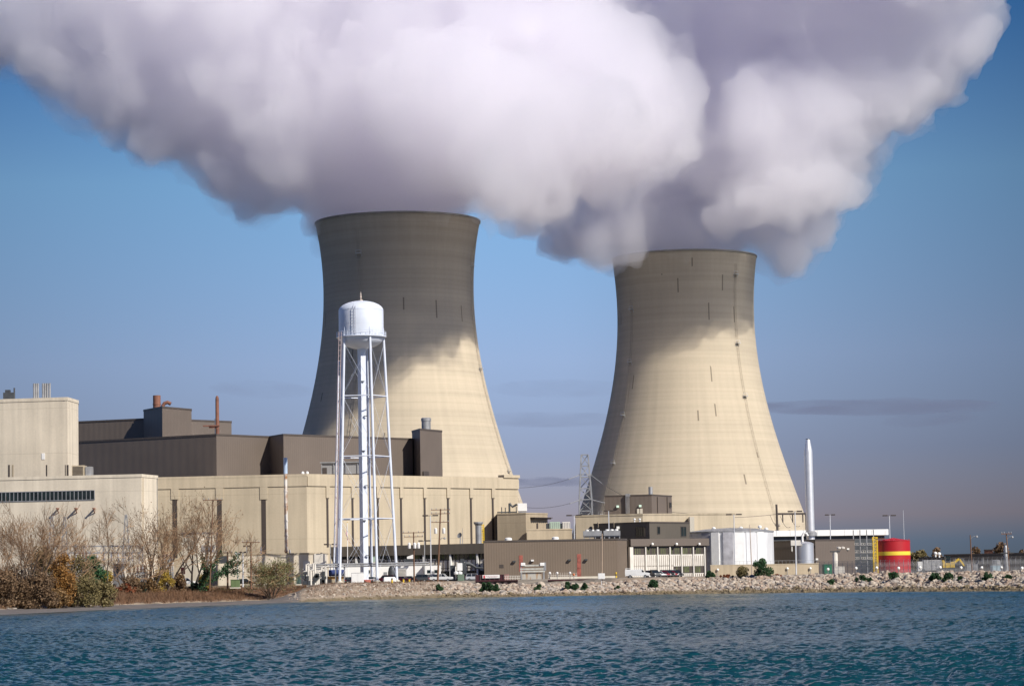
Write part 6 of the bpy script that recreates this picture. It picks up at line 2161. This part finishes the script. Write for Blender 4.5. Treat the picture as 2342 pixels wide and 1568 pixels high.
L_ORANGE, L_GREEN, L_OLIVE, L_BROWN = leaf_mat('leaves_orange', (.32, .165, .045)), leaf_mat('leaves_green', (.045, .115, .045)), leaf_mat('leaves_olive', (.205, .165, .07)), leaf_mat('leaves_brown', (.21, .135, .075))
L_YELLOW, L_DARK, L_RUST, L_WILLOW = leaf_mat('leaves_yellow', (.36, .25, .04)), leaf_mat('leaves_dark', (.025, .045, .025)), leaf_mat('leaves_rust', (.25, .075, .03)), leaf_mat('leaves_willow', (.20, .20, .085))
L_GOLD = leaf_mat('leaves_gold_brown', (.25, .15, .06))
L_BUSH = leaf_mat('leaves_bush', (.04, .10, .035))
def bare_tree(name, label, height, seed, stems=3, lean=0.0, spread=.35, leaves=0, leafm=None, bark=None, ivy=0):
    rnd = random.Random(seed)
    tr, tw, lf = MB(), MB(), MB()
    ivyp = []
    def grow_(p, d, L, r, lev):
        n = 3 if lev else 4
        pts, rs = [p], [r]
        q = p.copy()
        dd = d.copy()
        for k in range(n):
            dd = (dd + Vector((rnd.gauss(0, .10), rnd.gauss(0, .10), rnd.gauss(.03, .05)))).normalized()
            q = q + dd * L / n
            pts.append(q.copy())
            rs.append(r * (1 - .55 * (k + 1) / n))
        (tr if lev < 2 else tw).tube(pts, [max(.026, x) for x in rs], 6 if lev < 2 else 3, cap=False)
        if lev <= 1 and ivy:
            ivyp.extend(a_.lerp(b_, q_ / 5) for a_, b_ in zip(pts[:-1], pts[1:]) for q_ in range(5))
        if lev >= 4 or L < height * .04:
            if leaves:
                for _ in range(leaves):
                    c = q + Vector((rnd.gauss(0, .4), rnd.gauss(0, .4), rnd.gauss(0, .4)))
                    leafq(lf, c, .22, rnd)
            return
        kids_ = rnd.randint(3, 4) if lev < 3 else 5
        for k in range(kids_):
            f = rnd.uniform(.35, 1.0) if k else 1.0
            i = min(n, max(1, int(f * n + .5)))
            a = rnd.uniform(0, 6.28)
            side = dd.orthogonal().normalized()
            side = Matrix.Rotation(a, 3, dd) @ side
            ang = rnd.uniform(.35, .95) if k else rnd.uniform(.0, .3)
            nd_ = (dd * math.cos(ang) + side * math.sin(ang) + Vector((0, 0, .09))).normalized()
            grow_(pts[i], nd_, L * rnd.uniform(.55, .8), rs[i] * .75, lev + 1)
    for s_ in range(stems):
        a = 6.28 * s_ / stems + rnd.uniform(-.5, .5)
        sp = spread * rnd.uniform(.5, 1.1) if stems > 1 else .05
        d = Vector((math.cos(a) * sp + lean, math.sin(a) * sp, 1)).normalized()
        grow_(Vector((math.cos(a) * .3, math.sin(a) * .3, -.3)), d, height * rnd.uniform(.36, .44), height * .016 * rnd.uniform(.8, 1.2), 0)
    zmax = max(v[2] for v in tw.v)
    k = height / zmax
    for m in (tr, tw, lf): m.v = [(x * k, y * k, z * k) for x, y, z in m.v]
    t = thing(name, label, 'tree', (0, 0, 0), 'bare autumn trees on the left shore', world=False)
    tr.build('trunk', bark or BARK, t)
    tw.build('crown', TWIG, t)
    if lf.v: lf.build('leaves', leafm, t)
    if ivy:
        iv = MB()
        for _ in range(ivy):
            p = rnd.choice(ivyp) * k
            leafq(iv, p + Vector((rnd.gauss(0, .3), rnd.gauss(0, .3), rnd.gauss(0, .4))), .28, rnd)
        iv.build('ivy', L_GREEN, t)
    return t
def leafq(mb, c, s, rnd):
    a = Vector((rnd.gauss(0, 1), rnd.gauss(0, 1), rnd.gauss(0, 1))).normalized()
    b = a.orthogonal().normalized()
    c2 = a.cross(b)
    s *= rnd.uniform(.6, 1.3)
    mb.quad(c - b * s * .5 - c2 * s * .35, c + b * s * .5 - c2 * s * .35, c + b * s * .5 + c2 * s * .35, c - b * s * .5 + c2 * s * .35)
def place_tree(t, px, py_base, Y, rz=0.0):
    p = WZ(px, z_ground(px, Y) - .1, Y)
    t.location = p
    t.rotation_euler = (0, 0, rz)
T = [
 ('bare many stemmed tree at the far left with a leaning lower limb', 60, 452, 17.8, 21, 5, .05, .55),
 ('bare tree cut by the left edge of the photo', -8, 448, 17.0, 22, 3, .08, .3),
 ('bare tree whose twigs reach the ribbon window', 118, 462, 17.6, 23, 4, .22, .4),
 ('slim straight bare tree standing alone before the concrete block', 236, 486, 18.0, 24, 1, .05, .2),
 ('small bare tree between the green tree and the concrete block corner', 285, 500, 13.2, 25, 3, -.05, .35),
 ('dark trunked bare tree at the corner of the concrete block', 345, 508, 18.6, 26, 3, .02, .4),
 ('slender bare tree just right of the concrete block corner', 378, 516, 19.2, 27, 2, .05, .25),
 ('slender bare tree in the middle of the dense bare group', 402, 520, 20.0, 28, 2, .1, .25),
 ('dark trunked bare tree before the cream block', 441, 520, 20.4, 29, 2, .08, .3),
 ('thin bare tree left of the dense bare group', 318, 506, 15.5, 30, 2, 0, .3),
 ('wide bare tree with branches reaching right across the turbine hall', 462, 530, 20.5, 32, 2, .28, .3),
 ('thin bare tree behind the orange tree', 165, 478, 15.0, 33, 2, .0, .3),
]
for i, (lab, px, Y, h, seed, st, lean, sp) in enumerate(T):
    if i < 4: h *= 1.1
    if i >= 4:
        Y2_ = y_water(px) + 82
        h *= Y2_ / Y
        Y = Y2_
    t = bare_tree('bare_tree', lab, h, seed, st, lean, sp, leaves=1 if i in (4, 5, 7, 10) else 0, leafm=L_BROWN, bark=BARK_D if i in (5, 8) else BARK)
    place_tree(t, px, 0, Y)
t = bare_tree('ivy_tree', 'leaning tree wrapped in green ivy right of the dense bare group', 15.5, 44, 2, .95, .2, bark=BARK_D, ivy=2600)
place_tree(t, 446, 0, 556)

def shrub(name, label, px0, px1, ytop, Y, mat, seed, dens=1.0, leaf=.25, cat='shrub', group='autumn shrubs on the left shore', stems=7, shape=1.0, zb=None, mat2=None, pyb=None):
    rnd = random.Random(seed)
    a, b = WZ(px0, 3, Y), WZ(px1, 3, Y)
    cx, w = (a.x + b.x) / 2, (b.x - a.x)
    pm = (px0 + px1) / 2
    z0 = z_ground(pm, Y) if zb is None else zb
    h = W(pm, ytop, Y).z - z0
    t = thing(name, label, cat, (cx, Y, z0 - .1), group, world=False)
    lf, st = MB(), MB()
    nc = int(16 * shape) + 6
    lobes = []
    for k in range(nc):
        f = rnd.random()
        z = h * (.12 + .80 * f)
        r = w * .5 * (math.sin(math.pi * (.20 + .72 * f)) ** .8)
        an = rnd.uniform(0, 6.28)
        rr = r * math.sqrt(rnd.random()) * .9
        lobes.append((Vector((rr * math.cos(an), rr * math.sin(an) * .7, z)), rnd.uniform(.12, .27) * min(w, h)))
    for c, r in lobes:
        for _ in range(int(110 * dens * max(.6, r) ** 1.5) + 20):
            q = Vector((rnd.gauss(0, 1), rnd.gauss(0, 1), rnd.gauss(0, 1)))
            q = c + q.normalized() * r * (rnd.random() ** .4) * 1.05
            if q.z > .02: leafq(lf, q, leaf, rnd)
    for k in range(stems):
        c, r = rnd.choice(lobes)
        b0 = Vector((rnd.gauss(0, w * .06), rnd.gauss(0, w * .05), -.1))
        mid = b0.lerp(c, .5) + Vector((rnd.gauss(0, .15), rnd.gauss(0, .15), .2))
        tip = c + Vector((0, 0, r * 1.1))
        st.tube([b0, mid, tip], [.09, .06, .03], 4, cap=False)
    lf.build('foliage', mat, t)
    st.build('stems', BARK, t)
    return t
S = [
 ('brown leafed shrub at the far left edge of the shore', -40, 48, 1308, 446, L_BROWN, 1.5), ('low dark brown shrub right of the far left shrub', 22, 92, 1318, 449, L_BROWN, 1.5),
 ('tall olive brown shrub left of the orange tree', 60, 140, 1252, 466, L_OLIVE, 1.3), ('rust brown shrub at the waterside left of the orange tree', 62, 130, 1312, 449, L_BROWN, 1.4),
 ('brown thicket behind the shrubs at far left', -10, 75, 1290, 462, L_BROWN, .9),
 ('olive shrub right of the orange tree', 150, 215, 1270, 472, L_OLIVE, .8), ('low olive shrub before the green tree', 160, 235, 1316, 464, L_OLIVE, .9),
 ('yellow green shrub right of the green tree', 226, 260, 1300, 472, L_YELLOW, 1.0), ('low brown shrub below the yellow green shrub', 205, 270, 1334, 468, L_OLIVE, 1.2),
 ('rust red low shrub left of the dark evergreen bush', 262, 318, 1333, 486, L_RUST, .9), ('dark round evergreen bush below the dark trunked tree', 310, 338, 1331, 490, L_DARK, 1.8),
 ('brown thicket behind the rust red shrub', 255, 330, 1318, 494, L_BROWN, .6),
 ('yellow orange shrub right of the dark evergreen bush', 346, 396, 1298, 506, L_YELLOW, .6), ('brown undergrowth shrub below the dense bare group', 375, 435, 1322, 506, L_BROWN, .9),
 ('dark undergrowth shrub at the foot of the ivy covered tree', 425, 464, 1332, 512, L_DARK, 1.0), ('yellow leafed shrub right of the ivy covered tree', 450, 482, 1314, 514, L_YELLOW, .8),
 ('golden brown shrub in front of the orange tree', 100, 158, 1338, 452, L_GOLD, .8), ('golden brown shrub between the orange tree and the olive shrub', 140, 190, 1305, 468, L_GOLD, .7), ('golden brown shrub left of the yellow orange shrub', 325, 365, 1318, 500, L_GOLD, .6), ('golden brown thicket at the foot of the thin bare tree', 285, 335, 1322, 500, L_GOLD, .5), ('golden brown shrub at the foot of the wide bare tree', 392, 430, 1310, 506, L_GOLD, .5),
 ('olive low shrub by the bare wooden pole', 480, 548, 1343, 522, L_OLIVE, .7)]
for i, (lab, x0, x1, yt, Y, m, d) in enumerate(S):
    if x0 > 225: Y = y_water((x0 + x1) / 2) + 80
    shrub('shrub', lab, x0, x1, yt, Y, m, 100 + i, d, shape=1.4)
shrub('orange_tree', 'bright orange autumn tree among the brown shrubs', 112, 176, 1262, 456, L_ORANGE, 201, .9, cat='tree', group=None, shape=3.0, stems=10)
shrub('green_tree', 'small green leaved tree right of the orange tree', 188, 240, 1264, 478, L_GREEN, 202, 1.3, cat='tree', group=None, shape=2.6, stems=14)
t = bare_tree('willow_shrub', 'lone pale green willow shrub right of the wooden poles', 9.2, 61, 9, .04, .62, leaves=3, leafm=L_WILLOW)
t['category'] = 'shrub'
del t['group']
place_tree(t, 621, 0, 565)
# bushes growing in the rocks
B_ = [(1003, 1347, 13), (1105, 1342, 11), (1119, 1346, 15), (1133, 1347, 12), (1231, 1345, 11), (1297, 1340, 11), (1314, 1346, 13), (1335, 1343, 11), (1494, 1337, 14), (1412, 1346, 9),
      (1625, 1318, 14), (1740, 1310, 34), (1695, 1313, 20), (1968, 1333, 20), (1990, 1329, 12), (2042, 1324, 19), (2139, 1326, 19), (2166, 1330, 22), (2257, 1326, 20), (2304, 1327, 14), (2196, 1328, 12), (1898, 1335, 12)]
lb = ['below the white pickup truck', 'below the white notice board at its left', 'below the white notice board at its right', 'below the pink gate panel', 'below the intake rake', 'below the quay railing at its left', 'below the quay railing at its right',
      'left of the pale pole with the white box', 'below the right end of the office cars', 'low down between the pale pole and the white van', 'at the left end of the tan wall', 'in front of the tan wall, the biggest of all', 'at the tan wall left of the biggest bush',
      'below the open steel stairs', 'right of the one below the steel stairs', 'below the red tank', 'below the silver trailer at its left', 'below the silver trailer at its right', 'below the pale blue cabinet', 'by the leaning pole at the right edge', 'left of the wooden pole with the arm lamp', 'below the floodlight column']
for i, ((px, pyb, w), l) in enumerate(zip(B_, lb)):
    D = y_water(px) + (8 if px < 1900 else 11)
    if px in (1740, 1695, 1625): D = y_water(px) + 21
    z = z_ground(px, D)
    yt = pyb - w * .95
    shrub('bush', 'green bush in the rocks ' + l, px - w * .8, px + w * .8, yt, D, L_BUSH if px not in (1695,) else L_OLIVE, 300 + i, 2.2, .24, 'bush', 'green bushes in the rock bank', 5, .6)
for i, (px, w, l) in enumerate(((1660, 22, 'low red leafed plant left of the biggest bush by the tan wall'), (1775, 22, 'low red leafed plant right of the biggest bush by the tan wall'), (1915, 14, 'low red leafed plant in the rocks below the emerald cabinet'), (1950, 16, 'low red leafed plant in the rocks below the floodlight column'))):
    D = y_water(px) + 20
    shrub('red_plant', l, px - w, px + w, W(px, 1300, D) and 1312 + (0 if px < 1800 else 5), D, L_RUST, 350 + i, 1.6, .24, 'plant', 'red leafed plants in the rock bank', 4, .6)
# distant trees at the right
for i, (x0, x1, yt, m, d, l) in enumerate(((985, 1190, 858, L_OLIVE, .5, 'brownish green round tree beyond the silver trailer'), (1225, 1350, 828, L_BROWN, .4, 'brown bare crowned tree above the digger'), (1680, 1810, 812, L_BROWN, .4, 'brown bare crowned tree beyond the warehouse left of the red hut'), (1925, 2130, 782, L_BROWN, .6, 'widest dark brown tree beyond the warehouse right of the red hut'), (2215, 2300, 845, L_BROWN, .4, 'brown tree beyond the warehouse at the right edge'))):
    shrub('distant_tree', l, C5(x0, 0)[0], C5(x1, 0)[0], C5(0, yt)[1], 1050, m, 400 + i, .16 if i else .3, .75, 'tree', 'trees beyond the plant at far right', 10, 2.0, zb=3.4)
# rusty grass
def grass():
    rnd = random.Random(9)
    mb = MB()
    for _ in range(34000):
        px = rnd.uniform(-60, 1020)
        s = rnd.triangular(49, 100, 60)
        Y = y_water(px) + s
        d = W(px, 1320, Y)
        z = z_ground(px, Y)
        h = rnd.uniform(.35, 1.05) * (1 if px < 560 else .5)
        if px > 700:
            if rnd.random() > .3: continue
            Y = y_water(px) + rnd.uniform(6, 36)
            d = W(px, 1320, Y)
            z = z_ground(px, Y)
        dx, a = rnd.gauss(0, .3) * h, rnd.uniform(0, 3.14)
        wx, wy = math.cos(a) * .06, math.sin(a) * .06
        n = len(mb.v)
        mb.v += [(d.x - wx, Y - wy, z - .1), (d.x + wx, Y + wy, z - .1), (d.x + dx, Y + rnd.gauss(0, .2) * h, z + h)]
        mb.f.append((n, n + 1, n + 2))
    o = mb.build('dry_grass', leaf_mat('grass_rust', (.19, .105, .055), .55))
    tag(o, 'rust brown dry grass along the left bank', 'grass', kind='stuff')
grass()
def shore_stones():
    rnd = random.Random(19)
    sh = [rock_shape(90 + i, 1) for i in range(5)]
    for k in range(16):
        px = rnd.uniform(5, 150)
        Y = y_water(px) + 50 + rnd.uniform(-1, 3)
        vs, fs = sh[k % 5]
        me = bpy.data.meshes.new('shore_stone')
        me.from_pydata(vs.tolist(), [], fs)
        me.materials.append(ROCK_MATS[2])
        o = bpy.data.objects.new('shore_stone', me)
        COL.objects.link(o)
        r = rnd.uniform(.3, .75)
        p = W(px, 1320, Y)
        o.location = (p.x, Y, z_ground(px, Y) + r * .2)
        o.scale = (r * 1.4, r, r * .7)
        o.rotation_euler = (0, 0, rnd.uniform(0, 6))
        tag(o, 'grey stone at the water edge below the brown shrubs at far left', 'stone', 'grey stones below the left shrubs')
shore_stones()
# far land and streaks of cloud
def streak(px0, px1, py, thick, D, label, dens):
    a, b = W(px0, py, D), W(px1, py, D)
    import bmesh
    bm = bmesh.new()
    bmesh.ops.create_icosphere(bm, subdivisions=4, radius=1)
    off = Vector((px0 * .01, py * .02, 0))
    L = (b - a).length
    for v in bm.verts:
        n = mnoise.fractal(Vector((v.co.x * 3.0, v.co.y, v.co.z * .6)) + off, 1, 2, 4)
        v.co.z += .8 * n
        v.co.x *= .5 * L
        v.co.y *= D * .05
        v.co.z *= thick * .5 * D / FPX * (1 + .5 * n)
    me = bpy.data.meshes.new('cloud')
    bm.to_mesh(me)
    bm.free()
    me.polygons.foreach_set('use_smooth', [True] * len(me.polygons))
    m = bpy.data.materials.new('cloud_haze')
    m.use_nodes = True
    nt = m.node_tree
    nt.nodes.remove(nt.nodes['Principled BSDF'])
    ab = nd(nt, 'ShaderNodeVolumePrincipled')
    ab.inputs['Color'].default_value = (.30, .33, .46, 1)
    ab.inputs['Density'].default_value = dens * 1.6
    nt.links.new(ab.outputs[0], nt.nodes['Material Output'].inputs['Volume'])
    me.materials.append(m)
    o = bpy.data.objects.new('cloud', me)
    COL.objects.link(o)
    o.location = (a + b) / 2
    o.rotation_euler = (0, -math.atan2((b - a).z, (b - a).x), 0)
    tag(o, label, 'cloud', kind='stuff')
D_ = 15000
for x0, x1, y0, y1, th_, l, dn in ((1700, 2300, 943, 919, 9, 'long thin grey cloud streak at right', .0016), (2020, 2230, 969, 950, 4, 'short thin cloud streak below the long one at right', .0010), (1060, 1450, 965, 955, 3.5, 'thin cloud streak between the cooling towers', .0010),
        (1110, 1450, 896, 882, 3, 'higher thin cloud streak between the cooling towers', .0008), (1120, 1390, 1107, 1096, 7, 'low grey cloud streak by the lattice tower', .0010), (480, 720, 893, 888, 3, 'faint cloud streak left of the nearer cooling tower', .0008)):
    streak(x0, x1, (y0 + y1) / 2, th_, D_, l, dn)
